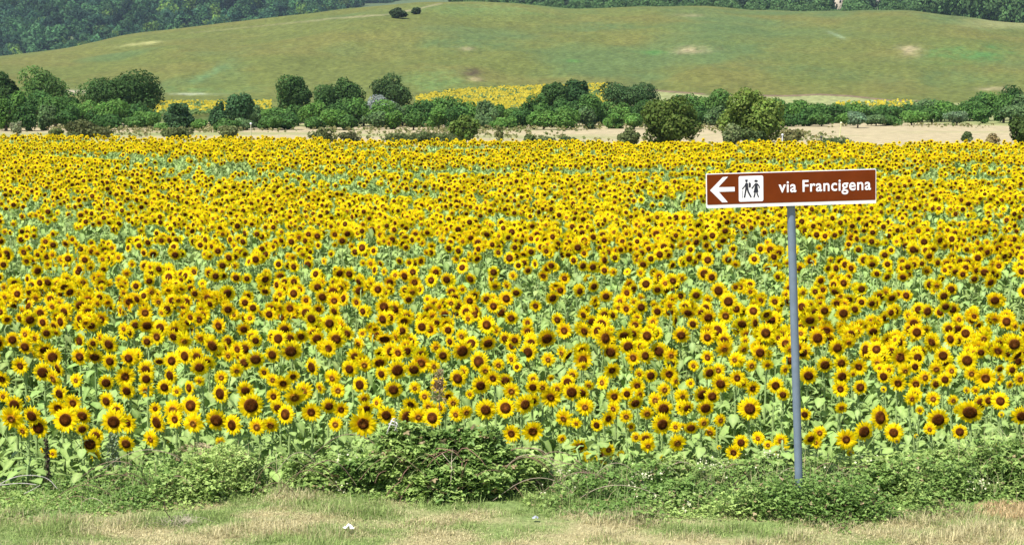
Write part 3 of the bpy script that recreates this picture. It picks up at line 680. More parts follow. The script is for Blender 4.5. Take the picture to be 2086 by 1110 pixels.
wood('distant_trees', u, d, rng.uniform(3, 7, m_), rng.uniform(6, 10, m_), np.tile(base, (m_, 1)), 'thin line of distant trees beside the small patch of sky')
m_ = 2600
u = 930 + rng.random(m_) * 1700; d = 655 + rng.random(m_) ** 1.4 * 95
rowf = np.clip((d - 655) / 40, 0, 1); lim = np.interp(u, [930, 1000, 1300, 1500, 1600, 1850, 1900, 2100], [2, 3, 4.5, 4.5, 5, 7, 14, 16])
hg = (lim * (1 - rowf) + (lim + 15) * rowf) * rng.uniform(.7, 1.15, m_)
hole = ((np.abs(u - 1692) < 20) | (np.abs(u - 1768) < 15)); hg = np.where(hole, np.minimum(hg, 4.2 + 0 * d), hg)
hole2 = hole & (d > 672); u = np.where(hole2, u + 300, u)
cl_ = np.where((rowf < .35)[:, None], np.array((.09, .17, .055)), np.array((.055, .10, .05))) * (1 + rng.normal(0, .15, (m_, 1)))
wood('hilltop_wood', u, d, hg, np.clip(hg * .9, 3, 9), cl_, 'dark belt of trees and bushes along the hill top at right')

# two pale houses among the hilltop trees
def house(X, wpx, d, label):
    g0 = float(hillz(X, d)); x = (X - 1043) / F * d; w = wpx * d / F; hh = P(X, -14., d)[2] - g0; dp = 7.0
    o = empty('house', (x, d, g0)); c = (.42, .37, .28)
    box(MB(), -w / 2, w / 2, 0, dp, -3, hh, c).build('wall', mat('plaster', .9, 0, .1, .5, .12), o)
    r = MB(); V = [(-w / 2 - .4, -.5, hh + .01), (w / 2 + .4, -.5, hh + .01), (w / 2 + .4, dp + .5, hh + .01), (-w / 2 - .4, dp + .5, hh + .01), (-w / 2 - .4, dp / 2, hh + 2), (w / 2 + .4, dp / 2, hh + 2)]
    r.add(V, (.35, .16, .09), [(0, 1, 5, 4), (2, 3, 4, 5), (3, 2, 1, 0)], [(1, 2, 5), (3, 0, 4)]); r.build('roof', mat('roof_tiles', .9, 0, .1, 2, .2), o, False)
    for q in (-.25, .25):
        for zz in (.35, .78):
            f = box(MB(), w * q - .45, w * q + .45, -.08, -.003, hh * zz - .7, hh * zz + .7, (.5, .45, .4)).build('window', M_CANE, o)
            box(MB(), w * q - .36, w * q + .36, -.1, -.082, hh * zz - .6, hh * zz + .6, (.03, .035, .04)).build('pane', M_PAPER, f)
    tag(o, label, 'house', 'pale houses on the hill top')
house(1692, 36, 700, 'pale peach house wall seen between hilltop trees, left of two')
house(1768, 26, 705, 'narrower pale house right of the other among hilltop trees')

# ------------------------------------------------------------------ the yellow fields beyond the hedge
def far_flowers(name, poly_u, yt, yb, npl, label, gmix=.5):
    u = rng.uniform(poly_u[0], poly_u[-1], npl); d = 180 + rng.random(npl) ** .8 * 170; z = hillz(u, d)
    yy = PIX(0, d, z)[1]; s_ = (yy > np.interp(u, poly_u, yt)) & (yy < np.interp(u, poly_u, yb)); u, d, z = u[s_], d[s_], z[s_]; m_ = len(u)
    m = MB(); X_ = (u - 1043) / F * d / cos(PITCH)
    dens = N2.fbm(u / 18, d / 6, 3); fl = rng.random(m_) < np.clip(.42 + (dens - .5) * 2, .1, .85)
    q_ = MB().add([(cos(a) * .5, sin(a) * .5, 0) for a in np.arange(6) * pi / 3], (1, 1, 1), [(0, 1, 2, 3), (0, 3, 4, 5)]).arr()
    n1 = fl.sum()
    m.inst(q_, rotm(rng.normal(0, .4, n1), pi / 2 - rng.normal(.3, .2, n1)) * rng.uniform(.26, .38, n1)[:, None, None], np.stack([X_[fl], d[fl], z[fl] + 1.3 + rng.normal(0, .1, n1)], 1), np.array((.62, .50, .05)) * (1 + rng.normal(0, .1, (n1, 1))))
    g_ = ~fl; g_ |= rng.random(m_) < gmix; n2_ = g_.sum()
    m.inst(CL2, rotm(rng.random(n2_) * 6.3, rng.normal(.2, .3, n2_), rng.random(n2_) * 6.) * .55, np.stack([X_[g_], d[g_], z[g_] + 1.0 + rng.normal(0, .15, n2_)], 1), np.array((.24, .34, .12)) * (1 + rng.normal(0, .12, (n2_, 1))))
    return tag(m.build(name, M_PETAL), label, 'sunflowers', kind='stuff')
far_flowers('distant_sunflowers', [850, 920, 1000, 1110, 1190], [212, 199, 192, 188, 188], [236, 240, 240, 240, 240], 42000, 'yellow wedge of distant sunflowers at the foot of the hill')
far_flowers('distant_sunflowers', [310, 560], [223, 221], [246, 246], 13000, 'pale strip of distant sunflowers glimpsed through the left hedge')
far_flowers('distant_sunflowers', [1690, 1770, 1850], [226, 222, 221], [240, 240, 240], 4000, 'thin orange yellow strip of distant sunflowers behind the right hedge')
far_flowers('green_crop', [1195, 1235], [184, 184], [226, 226], 3500, 'pale green strip of crop between two hedgerow trees', .9)

# ------------------------------------------------------------------ the signpost
M_STEEL = mat('painted_steel', .45, 0, .4, 14, .10, base=(.14, .185, .24))
M_WHITE = mat('sign_white', .35, 0, .5, 5, .03, base=(.78, .78, .80))
M_BROWN = mat('sign_brown', .5, 0, .06, 9, .10, base=(.130, .026, .0045))
M_BLACK = mat('sign_black', .5, 0, .3, base=(.018, .02, .03))
M_ALU = mat('aluminium', .45, 0, .5, 20, .1, base=(.45, .45, .47), metal=.6)
SD = 10.5
bx, _, _ = P(1628, 1040, SD)
sign = empty('signpost', (bx, SD, 0))
tag(sign, 'brown direction sign with white arrow and walkers on a leaning grey post', 'sign')
tx, _, tz = P(1610, 372, SD); mx_, _, mz_ = P(1616, 560, SD)
pm = MB(); pts = [(0, 0, -.3), (0, 0, 0)]
xb = P(1627, 965, SD); xm = P(1613.5, 500, SD)
pts += [(xb[0] - bx, 0, xb[2]), (xm[0] - bx, 0, xm[2]), (tx - bx, 0, tz)]
def smooth_tube(mb, pts, r, seg=28, col=(1, 1, 1)):
    tube(mb, pts, [r] * len(pts), col, seg)
smooth_tube(pm, pts, .030)
pm.build('post', M_STEEL, sign)
cpm = MB(); tube(cpm, [(tx - bx, 0, tz), (tx - bx, 0, tz + .012)], [.031, .026], (1, 1, 1), 20); cpm.add([(tx - bx + .026 * cos(a), .026 * sin(a), tz + .012) for a in np.arange(20) * pi / 10] + [(tx - bx, 0, tz + .014)], (1, 1, 1), T=[(k_, (k_ + 1) % 20, 20) for k_ in range(20)])
cpm.build('cap', M_STEEL, sign)
# panel: local frame with x along the board, z up, front towards -y
cx_, _, cz_ = P(1611.7, 384.5, SD - .06)
pw, ph = 1.247, .252
pn = empty('panel_pivot')
bpy.data.objects.remove(pn)
def rrect(w, h, r, n=6):
    pts = []
    for sx, sy, a0 in ((1, 1, 0), (-1, 1, 90), (-1, -1, 180), (1, -1, 270)):
        for q in range(n + 1):
            a = radians(a0 + 90 * q / n); pts.append((sx * (w / 2 - r) + cos(a) * r, sy * (h / 2 - r) + sin(a) * r))
    return pts
def extrude(name, poly, y0, y1, m, parent, off=(0, 0)):
    """flat polygon(s) in x,z pulled from y1 (back) to y0 (front)"""
    import bmesh
    bm = bmesh.new()
    for pl in (poly if isinstance(poly[0][0], (tuple, list)) else [poly]):
        f = [bm.verts.new((x_ + off[0], y0, z_ + off[1])) for x_, z_ in pl]; b = [bm.verts.new((x_ + off[0], y1, z_ + off[1])) for x_, z_ in pl]
        bm.faces.new(f); bm.faces.new(b[::-1])
        for q in range(len(pl)): bm.faces.new((f[q], b[q], b[(q + 1) % len(pl)], f[(q + 1) % len(pl)]))
    bmesh.ops.recalc_face_normals(bm, faces=bm.faces)
    bmesh.ops.triangulate(bm, faces=[f for f in bm.faces if len(f.verts) > 4])
    me = bpy.data.meshes.new(name); bm.to_mesh(me); bm.free(); me.materials.append(m)
    return link(bpy.data.objects.new(name, me), parent)
panel = extrude('panel', rrect(pw, ph, .008), -.002, .022, M_WHITE, sign)
panel.location = (cx_ - bx, -.06, cz_); panel.rotation_euler = (0, radians(-1.72), 0)
Lc = lambda Zx, Zy: ((Zx - 1052) / 4.97 / 276 + 0, 0)
# brown face in panel coordinates, measured on the photo (1 unit = 1 px of the enlarged view)
u_ = 1 / (4.967 * 275.5)
def q2(Zx, Zy):     # enlarged-view pixel -> panel x, z (undo the tilt)
    dx, dz = (Zx - 1056), -(Zy - 320)
    a = radians(-1.75 ); c, s_ = cos(a), sin(a)
    return ((dx * c - dz * s_) * u_, (dx * s_ + dz * c) * u_)
face = extrude('brown_face', rrect(pw - .010, ph - .030, .006), -.004, -.0025, M_BROWN, panel, (0, .0105))
arrow = [(240, 337), (366, 204), (418, 200), (322, 306), (486, 303), (488, 347), (328, 352), (420, 456), (364, 458)]
extrude('arrow', [q2(*p) for p in arrow], -.0055, -.0045, M_WHITE, panel)
pl_c = q2(651, 320)
extrude('pictogram_plate', rrect(.180, .188, .012), -.0055, -.0045, M_WHITE, panel, pl_c)
def circ(cx, cy, rx, ry, n=14): return [q2(cx + rx * cos(2 * pi * k_ / n), cy + ry * sin(2 * pi * k_ / n)) for k_ in range(n)]
def pg(*p): return [q2(*e) for e in p]
man = [circ(603, 243, 11, 13), pg((588, 236), (592, 229), (613, 228), (618, 237), (616, 240), (590, 241)),
       pg((594, 262), (610, 260), (620, 268), (622, 310), (594, 312), (590, 290)), pg((594, 264), (600, 272), (592, 296), (566, 328), (558, 322), (584, 290)),
       pg((594, 306), (612, 308), (604, 345), (594, 410), (580, 409), (588, 352)), pg((604, 308), (622, 306), (630, 345), (660, 402), (648, 410), (616, 356)),
       pg((626, 260), (640, 258), (648, 268), (648, 304), (628, 308)), pg((561, 338), (565, 338), (568, 412), (564, 412))]
woman = [circ(700, 244, 11, 12), pg((684, 233), (700, 230), (700, 242), (690, 252), (682, 250)), pg((704, 230), (718, 240), (716, 252), (706, 246)),
         pg((692, 264), (710, 264), (716, 300), (726, 354), (676, 358), (688, 302)), pg((692, 264), (696, 274), (668, 316), (660, 322), (654, 316), (664, 302)),
         pg((708, 264), (718, 268), (738, 296), (736, 318), (728, 316), (728, 298), (708, 280)), pg((686, 357), (698, 356), (696, 376), (688, 408), (676, 408), (684, 376)), pg((704, 356), (716, 355), (724, 378), (734, 402), (724, 408), (710, 378))]
def stag(polys, name):
    ob = None; allp = []
    import bmesh
    bm = bmesh.new()
    for q, pl in enumerate(polys):
        y0 = -.0068 - q * .00012
        f = [bm.verts.new((a, y0, b)) for a, b in pl]; g = [bm.verts.new((a, -.0056, b)) for a, b in pl]
        bm.faces.new(f)
        for k_ in range(len(pl)): bm.faces.new((f[k_], g[k_], g[(k_ + 1) % len(pl)], f[(k_ + 1) % len(pl)]))
    bmesh.ops.triangulate(bm, faces=[f for f in bm.faces if len(f.verts) > 4])
    me = bpy.data.meshes.new(name); bm.to_mesh(me); bm.free(); me.materials.append(M_BLACK)
    return link(bpy.data.objects.new(name, me), panel)
stag(man, 'walking_man'); stag(woman, 'walking_woman')
def lettering(txt, x0, x1, zb, xh):
    cu = bpy.data.curves.new('lettering', 'FONT'); cu.body = txt; cu.size = .1; cu.bevel_depth = .0018; cu.bevel_resolution = 1; cu.extrude = .0006; cu.space_character = 1.08; cu.resolution_u = 8
    to = bpy.data.objects.new('lettering', cu); S.collection.objects.link(to); bpy.context.view_layer.update()
    dg = bpy.context.evaluated_depsgraph_get(); me = bpy.data.meshes.new_from_object(to.evaluated_get(dg)); bpy.data.objects.remove(to)
    co = np.array([v.co[:] for v in me.vertices]); mn, mx = co.min(0), co.max(0)
    sx = (x1 - x0) / (mx[0] - mn[0]); sz = xh / (mx[1] - .002)
    for v in me.vertices:
        a, b, c = v.co; v.co = (x0 + (a - mn[0]) * sx, -.0050 - (c + .0024) * .25, zb + b * sz)
    me.materials.clear(); me.materials.append(M_WHITE)
    return link(bpy.data.objects.new('lettering', me), panel)
pa, pb = q2(930, 357), q2(1857, 326)
lettering('via Francigena', pa[0], pb[0], pa[1], 112 * u_)
rail = MB(); box(rail, -.60, .60, .0225, .030, .045, .065, (1, 1, 1)); box(rail, -.60, .60, .0225, .030, -.065, -.045, (1, 1, 1)); rail.build('rail', M_ALU, panel, False)
for zz in (.055, -.055):
    cl = MB(); a = np.linspace(-pi, 0, 13); cxp = tx - bx - (cx_ - bx) + .001
    for rr, w_ in ((.0345, .012),):
        ring = []
        for t_ in np.linspace(0, pi, 13): ring.append((cxp + cos(t_) * rr, .06 + sin(t_) * rr))
        ring = [(cxp + rr, .031)] + ring + [(cxp - rr, .031)]
        V = [(a_, b_, zz + w_ * s_) for s_ in (-1, 1) for a_, b_ in ring]; n_ = len(ring)
        cl.add(V, (1, 1, 1), [(q, q + 1, n_ + q + 1, n_ + q) for q in range(n_ - 1)])
    cl.build('clamp', M_ALU, panel)

# ------------------------------------------------------------------ grass verge
FRONT = np.array([(-900, 1050), (0, 1055), (150, 1052), (300, 1035), (380, 1040), (500, 1010), (600, 1000), (700, 1005), (800, 1000), (950, 1005), (1050, 1010), (1100, 1030), (1300, 1050), (1500, 1050), (1600, 1065), (1680, 1085), (1760, 1060), (1850, 1050), (2000, 1045), (2086, 1040), (3000, 1050)], float)
TOP = np.array([(-900, 990), (0, 1010), (100, 1000), (200, 985), (300, 955), (380, 925), (500, 940), (600, 950), (700, 930), (760, 905), (850, 905), (950, 910), (1050, 935), (1100, 960), (1200, 965), (1300, 955), (1450, 958), (1600, 955), (1750, 945), (1850, 940), (1950, 925), (2086, 905), (3000, 930)], float)
def front_y(X): return G(X, np.interp(X, FRONT[:, 0], FRONT[:, 1]), 0.0)[1]
def blades(name, n_, x, y, z, Ln, wd, col, lean):
    yaw = rng.random(n_) * 6.3; le = lean * rng.random(n_)
    dx, dy = np.cos(yaw) * le, np.sin(yaw) * le; sx, sy = -np.sin(yaw) * wd, np.cos(yaw) * wd
    b0 = np.stack([x - sx, y - sy, z], 1); b1 = np.stack([x + sx, y + sy, z], 1)
    mz = z + Ln * .55 * np.clip(1.15 - le * .5, .15, 1); m0 = np.stack([x + dx * Ln * .3 - sx * .8, y + dy * Ln * .3 - sy * .8, mz], 1); m1 = np.stack([x + dx * Ln * .3 + sx * .8, y + dy * Ln * .3 + sy * .8, mz], 1)
    tp = np.stack([x + dx * Ln, y + dy * Ln, z + Ln * np.clip(1.2 - le * .62, .06, 1)], 1)
    V = np.stack([b0, b1, m1, m0, tp], 1).reshape(-1, 3); C = np.repeat(col, 5, 0)
    i = np.arange(n_)[:, None] * 5
    mb = MB(); mb.add(V, C, i + np.array([[0, 1, 2, 3]])); 
    mb.T.append(i + np.array([[3, 2, 4]])); mb.TM.append(np.zeros(n_, int)); return mb
n_ = 230000
gx = rng.uniform(-5.4, 5.4, n_); gy = rng.uniform(9.2, 11.5, n_)
FX = 1043 + F * gx / gy; s_ = gy < front_y(FX) + .18; gx, gy = gx[s_], gy[s_]; n_ = len(gx)
gr = np.clip(grassness(gx, gy) + rng.normal(0, .28, n_), 0, 1); tuft = N3.fbm(gx * 3, gy * 5, 3)
col = mixc((.54, .48, .27), (.27, .36, .11), (gr > .5) * .75 + .25 * gr) * (1 + rng.normal(0, .28, (n_, 1)))
Ln = np.clip(.015 + np.clip(tuft - .35, 0, 1) ** 1.5 * .34 + np.clip(gy - 10.4, 0, 1) * .05, .018, .2) * rng.uniform(.5, 1.4, n_)
tag(blades('grass', n_, gx, gy, gz(gy), Ln, rng.uniform(.0012, .0026, n_), col, 2.1).build('grass', M_GRASS), 'half dry mown grass of the roadside verge', 'grass', kind='stuff')
# straw heap at the right
n_ = 3000
hx_, hy_, _ = P(2062, 1052, 10.35); a = rng.random(n_) * 6.3; rr = np.sqrt(rng.random(n_))
sx = hx_ + np.cos(a) * rr * .26; sy = 10.45 + np.sin(a) * rr * .2; sz = .01 + .06 * (1 - rr ** 2) * rng.random(n_)
tag(blades('straw', n_, sx, sy, sz, rng.uniform(.02, .05, n_), rng.uniform(.001, .002, n_), np.array((.62, .47, .26)) * (1 + rng.normal(0, .15, (n_, 1))), 1.0).build('cut_straw', M_GRASS), 'loose heap of reddish cut straw at the right verge', 'straw', kind='stuff')

# ------------------------------------------------------------------ brambles
def bleaf():
    V = [(0, 0, 0), (-.30, .28, .07), (-.22, .70, .05), (0, 1, -.06), (.22, .70, .05), (.30, .28, .07), (0, .5, -.02)]
    return MB().add(V, (1, 1, 1), [(0, 6, 2, 1), (6, 3, 2, 2)][:1] + [(0, 5, 4, 6)], [(6, 3, 2), (6, 4, 3)]).arr()
def trefoil():
    m = MB(); b = bleaf()
    for a, sc in ((0, 1.0), (1.25, .85), (-1.25, .85)):
        R_ = rotm(np.array([a]), 0.) * sc; m.inst(b, R_, np.zeros((1, 3)))
    return m.arr()
TF, BLF = trefoil(), bleaf()
def scatter_leaves(mb, x, y, z, size, col):
    n_ = len(x); R_ = rotm(rng.random(n_) * 6.3, rng.normal(.25, .55, n_), rng.random(n_) * 6.3) * size[:, None, None]
    mb.inst(TF, R_, np.stack([x, y, z], 1), col)
def bcol(n_, x, y):
    v = N1.fbm(x * 1.3 + 50, y * 1.3, 3)
    c = mixc(np.array((.16, .27, .06)), np.array((.40, .52, .15)), np.clip((v - .32) * 2.6 + rng.normal(0, .3, n_), 0, 1)); c = np.where(rng.random((n_, 1)) < .04, np.array((.34, .26, .14)), c)
    return c * (1 + rng.normal(0, .12, (n_, 1)))
RY = 11.2
n_ = 110000
bxx = rng.uniform(-6.0, 6.0, n_); t = rng.random(n_) * 1.5
FX = 1043 + F * bxx / 10.9; fy = front_y(FX); 
topz = P(1043, np.interp(FX, TOP[:, 0], TOP[:, 1]), RY)[2]
fyw = fy + (N2.fbm(bxx * 1.2, bxx * 0, 4) - .5) * .42
fyw = fyw + rng.normal(0, .07, n_); byy = fyw + (RY - fyw) * t
rim = np.where(t < 1, np.sin(np.clip(t, 0, 1) * pi / 2) ** .5, 1 - (t - 1) ** 2 * 1.4)
PB = .14 * np.exp(-((bxx - P(1640, 1000, 10.5)[0]) / .45) ** 2 - ((byy - 10.45) / .28) ** 2)
surf = .02 + PB + (topz - .03) * rim + (N3.fbm(bxx * 2.6, byy * 3.0, 4) - .5) * .36 * np.clip(t * 3, .2, 1)
hole = N1.fbm(bxx * 3.1 + 7, byy * 4.1, 3); surf = surf - np.clip(.46 - hole, 0, 1) * 1.1 * np.clip(t * 4, 0, 1)
bz = np.maximum(surf - .22 * rng.random(n_) ** 1.5, gz(byy) + .01)
s_ = bz <= np.maximum(surf, gz(byy) + .03); bxx, byy, bz = bxx[s_], byy[s_], bz[s_]; n_ = len(bxx)
for cx0, cy0, rx0, rz0, k0 in ((float(P(1642, 1000, 10.4)[0]), 10.40, .75, .30, 4200), (float(P(1900, 1000, 10.7)[0]), 10.9, .6, .30, 3000), (float(P(420, 1000, 10.9)[0]), 11.0, .45, .24, 2200), (float(P(2080, 1000, 10.9)[0]), 11.1, .4, .42, 2200)):
    v = rng.normal(size=(k0, 3)); v /= np.linalg.norm(v, axis=1)[:, None]; v[:, 2] = np.abs(v[:, 2]); rd = (1 - .4 * rng.random(k0) ** 1.5) * (1 + (N3.fbm(v[:, 0] * 2 + cx0, v[:, 1] * 2 + v[:, 2], 3) - .5) * .8)
    bxx = np.append(bxx, cx0 + v[:, 0] * rd * rx0); byy = np.append(byy, cy0 + v[:, 1] * rd * .24); bz = np.append(bz, v[:, 2] * rd * rz0)
n_ = len(bxx)
br = MB(); scatter_leaves(br, bxx, byy, bz, np.where(N2.fbm(bxx * 1.5 + 3, byy * 2, 2) > .5, rng.uniform(.013, .028, n_), rng.uniform(.022, .045, n_)), bcol(n_, bxx, byy))
tag(br.build('brambles', M_BRAMBLE), 'low tangled brambles and creepers between grass verge and sunflowers', 'brambles', kind='stuff')
# arching dark canes in the tangle
cn = MB()
for q in range(55):
    X = rng.uniform(-100, 2190); yb = rng.uniform(10.7, 11.3); x0 = P(X, 900, yb)[0]
    tz_ = float(P(1043., np.interp(X, TOP[:, 0], TOP[:, 1]), RY)[2]); L_ = rng.uniform(.3, .8) * rng.choice([-1, 1]); hgt = rng.uniform(.02, .12)
    pts = [(x0, yb, tz_ - .15), (x0 + L_ * .3, yb - .05, tz_ + hgt * .7), (x0 + L_ * .65, yb - .1, tz_ + hgt), (x0 + L_, yb - .18, tz_ - .06)]
    tube(cn, pts, [.003, .003, .0025, .0015], random.choice([(.16, .11, .07), (.24, .16, .12), (.20, .24, .10), (.34, .28, .2)]), 4, 0, 2)
tag(cn.build('bramble_canes', M_CANE), 'thin arching canes and dry stems poking from the brambles', 'canes', kind='stuff')

# sprigs and grass stems standing out of the tangle
n_ = 5200
sx = rng.uniform(-5.6, 5.6, n_); sx = sx[N1.fbm(sx * 2.3 + 4, sx * 0 + 2, 3) > .42]; n_ = len(sx); sy = rng.uniform(10.5, 11.35, n_)
FX = 1043 + F * sx / sy; fyv = front_y(FX); tpz = P(1043, np.interp(FX, TOP[:, 0], TOP[:, 1]), RY)[2]; s_ = sy > fyv + .05; sx, sy, tpz, fyv = sx[s_], sy[s_], tpz[s_], fyv[s_]; n_ = len(sx)
szz = (tpz + .05) * np.sin(np.clip((sy - fyv) / (RY - fyv), 0, 1) * pi / 2) ** .5 - .08
tag(blades('tall_grass', n_, sx, sy, szz, rng.uniform(.08, .24, n_), rng.uniform(.001, .0022, n_), mixc(np.array((.50, .44, .24)), np.array((.26, .38, .12)), (rng.random(n_) > .4) * 1.0) * (1 + rng.normal(0, .15, (n_, 1))), 1.2).build('tall_grass', M_GRASS), 'thin grass stems sticking out of the brambles', 'grass', kind='stuff')
n_ = 520; sp = MB()
for q in range(n_):
    X = rng.uniform(-150, 2240); yy = float(rng.uniform(10.75, 11.3)); x0 = float(P(X, 900., yy)[0]); f0 = float(front_y(X))
    if yy < f0 + .12: continue
    tz_ = float(P(1043., np.interp(X, TOP[:, 0], TOP[:, 1]), RY)[2]) * np.sin(min(1, (yy - f0) / (RY - f0)) * pi / 2) ** .5
    L_ = rng.uniform(.06, .2); a = rng.uniform(0, 6.3); ln_ = 14; tt = np.linspace(.1, 1, ln_)
    px_ = x0 + np.cos(a) * L_ * .7 * tt + rng.normal(0, .012, ln_); py_ = yy + np.sin(a) * L_ * .4 * tt + rng.normal(0, .012, ln_); pz_ = tz_ - .02 + L_ * tt * (1.1 - .5 * tt) + rng.normal(0, .01, ln_)

    scatter_leaves(sp, px_, py_, pz_, rng.uniform(.014, .034, ln_), bcol(ln_, px_, py_) * rng.uniform(.9, 1.2))
    tube(sp, [(x0, yy, tz_ - .05), (px_[5], py_[5], pz_[5]), (px_[-1], py_[-1], pz_[-1])], [.0022, .0018, .001], (.22, .26, .1), 3)
tag(sp.build('bramble_shoots', M_BRAMBLE), 'young leafy shoots rising from the top of the brambles', 'shoots', kind='stuff')

# the tall mound
mo = empty('bramble_bush', (P(905, 980, 11.05)[0], 11.05, 0.0))
tag(mo, 'tall dense bramble mound rising over the sunflowers left of centre', 'bush')
n_ = 15000; v = rng.normal(size=(n_, 3)); v /= np.linalg.norm(v, axis=1)[:, None]; v[:, 2] = np.abs(v[:, 2])
rad = 1 - .3 * rng.random(n_) ** 1.6
lump = 1 + (N2.fbm(v[:, 0] * 2.5 + 8, v[:, 2] * 2.5 + v[:, 1], 4) - .5) * .95
mx = v[:, 0] * rad * lump * .80; my = v[:, 1] * rad * lump * .36; mz = v[:, 2] * rad * lump * .58
mz = mz * (1 - .25 * np.clip(np.abs(mx) / .7, 0, 1)) - .02
lm = MB(); scatter_leaves(lm, mx, my, mz, rng.uniform(.024, .052, n_), bcol(n_, mx * 2, my))
lm.build('leaves', M_BRAMBLE, mo)
cm = MB()
for q in range(46):
    a = rng.uniform(0, 6.3); e = rng.uniform(.35, 1.05); X0 = rng.uniform(-.4, .4)
    p1 = np.array((X0 + cos(a) * .2, -.1 + sin(a) * .1, .42 * e)); p2 = p1 + np.array((cos(a) * .25, sin(a) * .12 - .05, rng.uniform(-.1, .07)))
    tube(cm, [(X0, 0, 0), p1, p2, p2 + (cos(a) * .1, -.02, -.08)], [.004, .0035, .003, .0015], random.choice([(.16, .09, .06), (.24, .14, .10), (.22, .26, .10)]), 4, 0, 2)
cm.build('canes', M_CANE, mo)

# white bramble blossom: small pale petals scattered in patches
wf = MB()
fl = MB().add([(cos(a) * .5, sin(a) * .5, .08 * (k_ % 2)) for k_, a in enumerate(np.arange(10) * pi / 5)] + [(0, 0, 0)], (1, 1, 1), T=[(k_, (k_ + 1) % 10, 10) for k_ in range(10)]).arr()
for X, Y, rx, ry, c_ in ((712, 950, 30, 20, 90), (690, 990, 20, 14, 30), (1455, 945, 40, 12, 60), (1570, 925, 25, 8, 30), (1310, 965, 25, 10, 60), (1290, 990, 40, 20, 30), (1345, 1010, 25, 12, 30), (1405, 1025, 6, 3, 22), (1990, 985, 22, 14, 40), (1160, 960, 50, 8, 25), (1395, 1040, 10, 6, 14), (470, 935, 6, 4, 8), (1250, 1000, 150, 40, 40), (1650, 960, 300, 40, 40), (1255, 1028, 3, 3, 5)):
    for q in range(c_):
        Xp, Yp = X + rng.normal(0, rx * .6), Y + rng.normal(0, ry * .6)
        tY = float(np.interp(Xp, TOP[:, 0], TOP[:, 1])); fY = float(np.interp(Xp, FRONT[:, 0], FRONT[:, 1]))
        yy = float(np.interp(Yp, [tY, fY], [RY - .1, float(front_y(Xp)) - .03])); xx, _, zz = P(Xp, Yp, yy)
        wf.inst(fl, rotm(np.array([rng.random() * 6.3]), rng.normal(.9, .4), rng.random() * 6) * rng.uniform(.010, .019), np.array([[xx, yy - .03, zz + .01]]), np.array([(.60, .60, .38)]) * rng.uniform(.75, 1.15))
tag(wf.build('bramble_blossom', M_PAPER), 'small creamy white blossoms dotted over the brambles', 'flowers', kind='stuff')

# ------------------------------------------------------------------ small things
def crumple(name, X, Y, w, hgt, col, label, cat, seed):
    r = np.random.default_rng(seed); x, y = G(X, Y, .03)
    o = MB(); nx_, ny_ = 9, 7; V = []
    for j_ in range(ny_):
        for i_ in range(nx_):
            e = 1 - .5 * abs(2 * j_ / (ny_ - 1) - 1) * r.uniform(.4, 1.3)
            V.append(((i_ / (nx_ - 1) - .5) * w * e, (j_ / (ny_ - 1) - .5) * w * .6 * r.uniform(.7, 1.2), r.uniform(.2, 1) * hgt * (1 - abs(2 * i_ / (nx_ - 1) - 1) * .6)))
    o.add(V, col, [(j_ * nx_ + i_, j_ * nx_ + i_ + 1, (j_ + 1) * nx_ + i_ + 1, (j_ + 1) * nx_ + i_) for j_ in range(ny_ - 1) for i_ in range(nx_ - 1)])
    ob = o.build(name, M_PAPER, None, False); ob.location = (x, y, .035); ob.rotation_euler = (0, 0, r.uniform(-.4, .4)); tag(ob, label, cat)
crumple('paper_scrap', 710, 1079, .085, .05, (.82, .82, .82), 'crumpled white paper scrap lying in the front grass', 'litter', 3)
crumple('plastic_scrap', 1091, 1057, .06, .025, (.33, .35, .40), 'crumpled greyish plastic scrap in the grass near the middle', 'litter', 5)
crumple('paper_scrap', 1404, 1026, .04, .03, (.82, .82, .82), 'tiny white scrap caught in the brambles left of the post', 'litter', 8)
# dry twig with a tuft of grey roots
x, y = G(352., 1066., 0.0); tw = empty('dry_twig', (x, y, 0)); tag(tw, 'dark bent twig rising from a greyish dry tuft at lower left', 'twig')
m = MB(); tube(m, [(0.01, 0, 0), (-.02, .0, .05), (-.055, 0, .10), (-.062, .02, .17)], [.004, .004, .003, .002], (.06, .04, .03), 6); m.build('twig', M_CANE, tw)
m = MB()
for q in range(70):
    a = rng.uniform(0, 6.3); L_ = rng.uniform(.06, .20); c0 = np.array((rng.normal(.06, .06), rng.normal(0, .05), .0)); e = c0 + np.array((cos(a) * L_, sin(a) * L_ * .6, rng.uniform(.005, .05)))
    tube(m, [c0, (c0 + e) / 2 + (0, 0, .03), e], [.0016, .0013, .0007], random.choice([(.42, .36, .27), (.48, .42, .30), (.30, .25, .20)]), 3)
m.build('dry_tuft', M_CANE, tw)
# bleached arching stalks at the left edge
def stalks(name, lines, d, r_, col, label, cat):
    x0 = P(lines[0][0][0], lines[0][0][1], d)
    root = empty(name, x0); tag(root, label, cat)
    for ln in lines:
        m = MB(); pts = [np.array(P(float(a), float(b), d)) + np.array((0, rng.normal(0, .02), 0)) - np.array(x0) for a, b in ln]
        tube(m, pts, list(np.linspace(r_, r_ * .5, len(pts))), col, 5, 0, 2); m.build('stalk', M_CANE, root)
    return root
stalks('arching_stalk', [[(-30, 1005), (0, 985), (30, 970), (65, 966), (95, 975), (120, 992)], [(-20, 1035), (10, 1022), (60, 1000), (85, 985)], [(-10, 988), (40, 984), (75, 986)]], 10.95, .0045, (.40, .36, .34), 'pale arching dry stalks at the lower left edge', 'stalks')
stalks('bleached_stalk', [[(788, 884), (794, 866), (800, 852), (806, 856)], [(806, 850), (804, 868), (810, 880)], [(792, 862), (812, 868)], [(796, 858), (812, 860), (804, 876)]], 10.9, .006, (.60, .56, .56), 'bleached whitish broken stalk on the bramble mound', 'stalk')
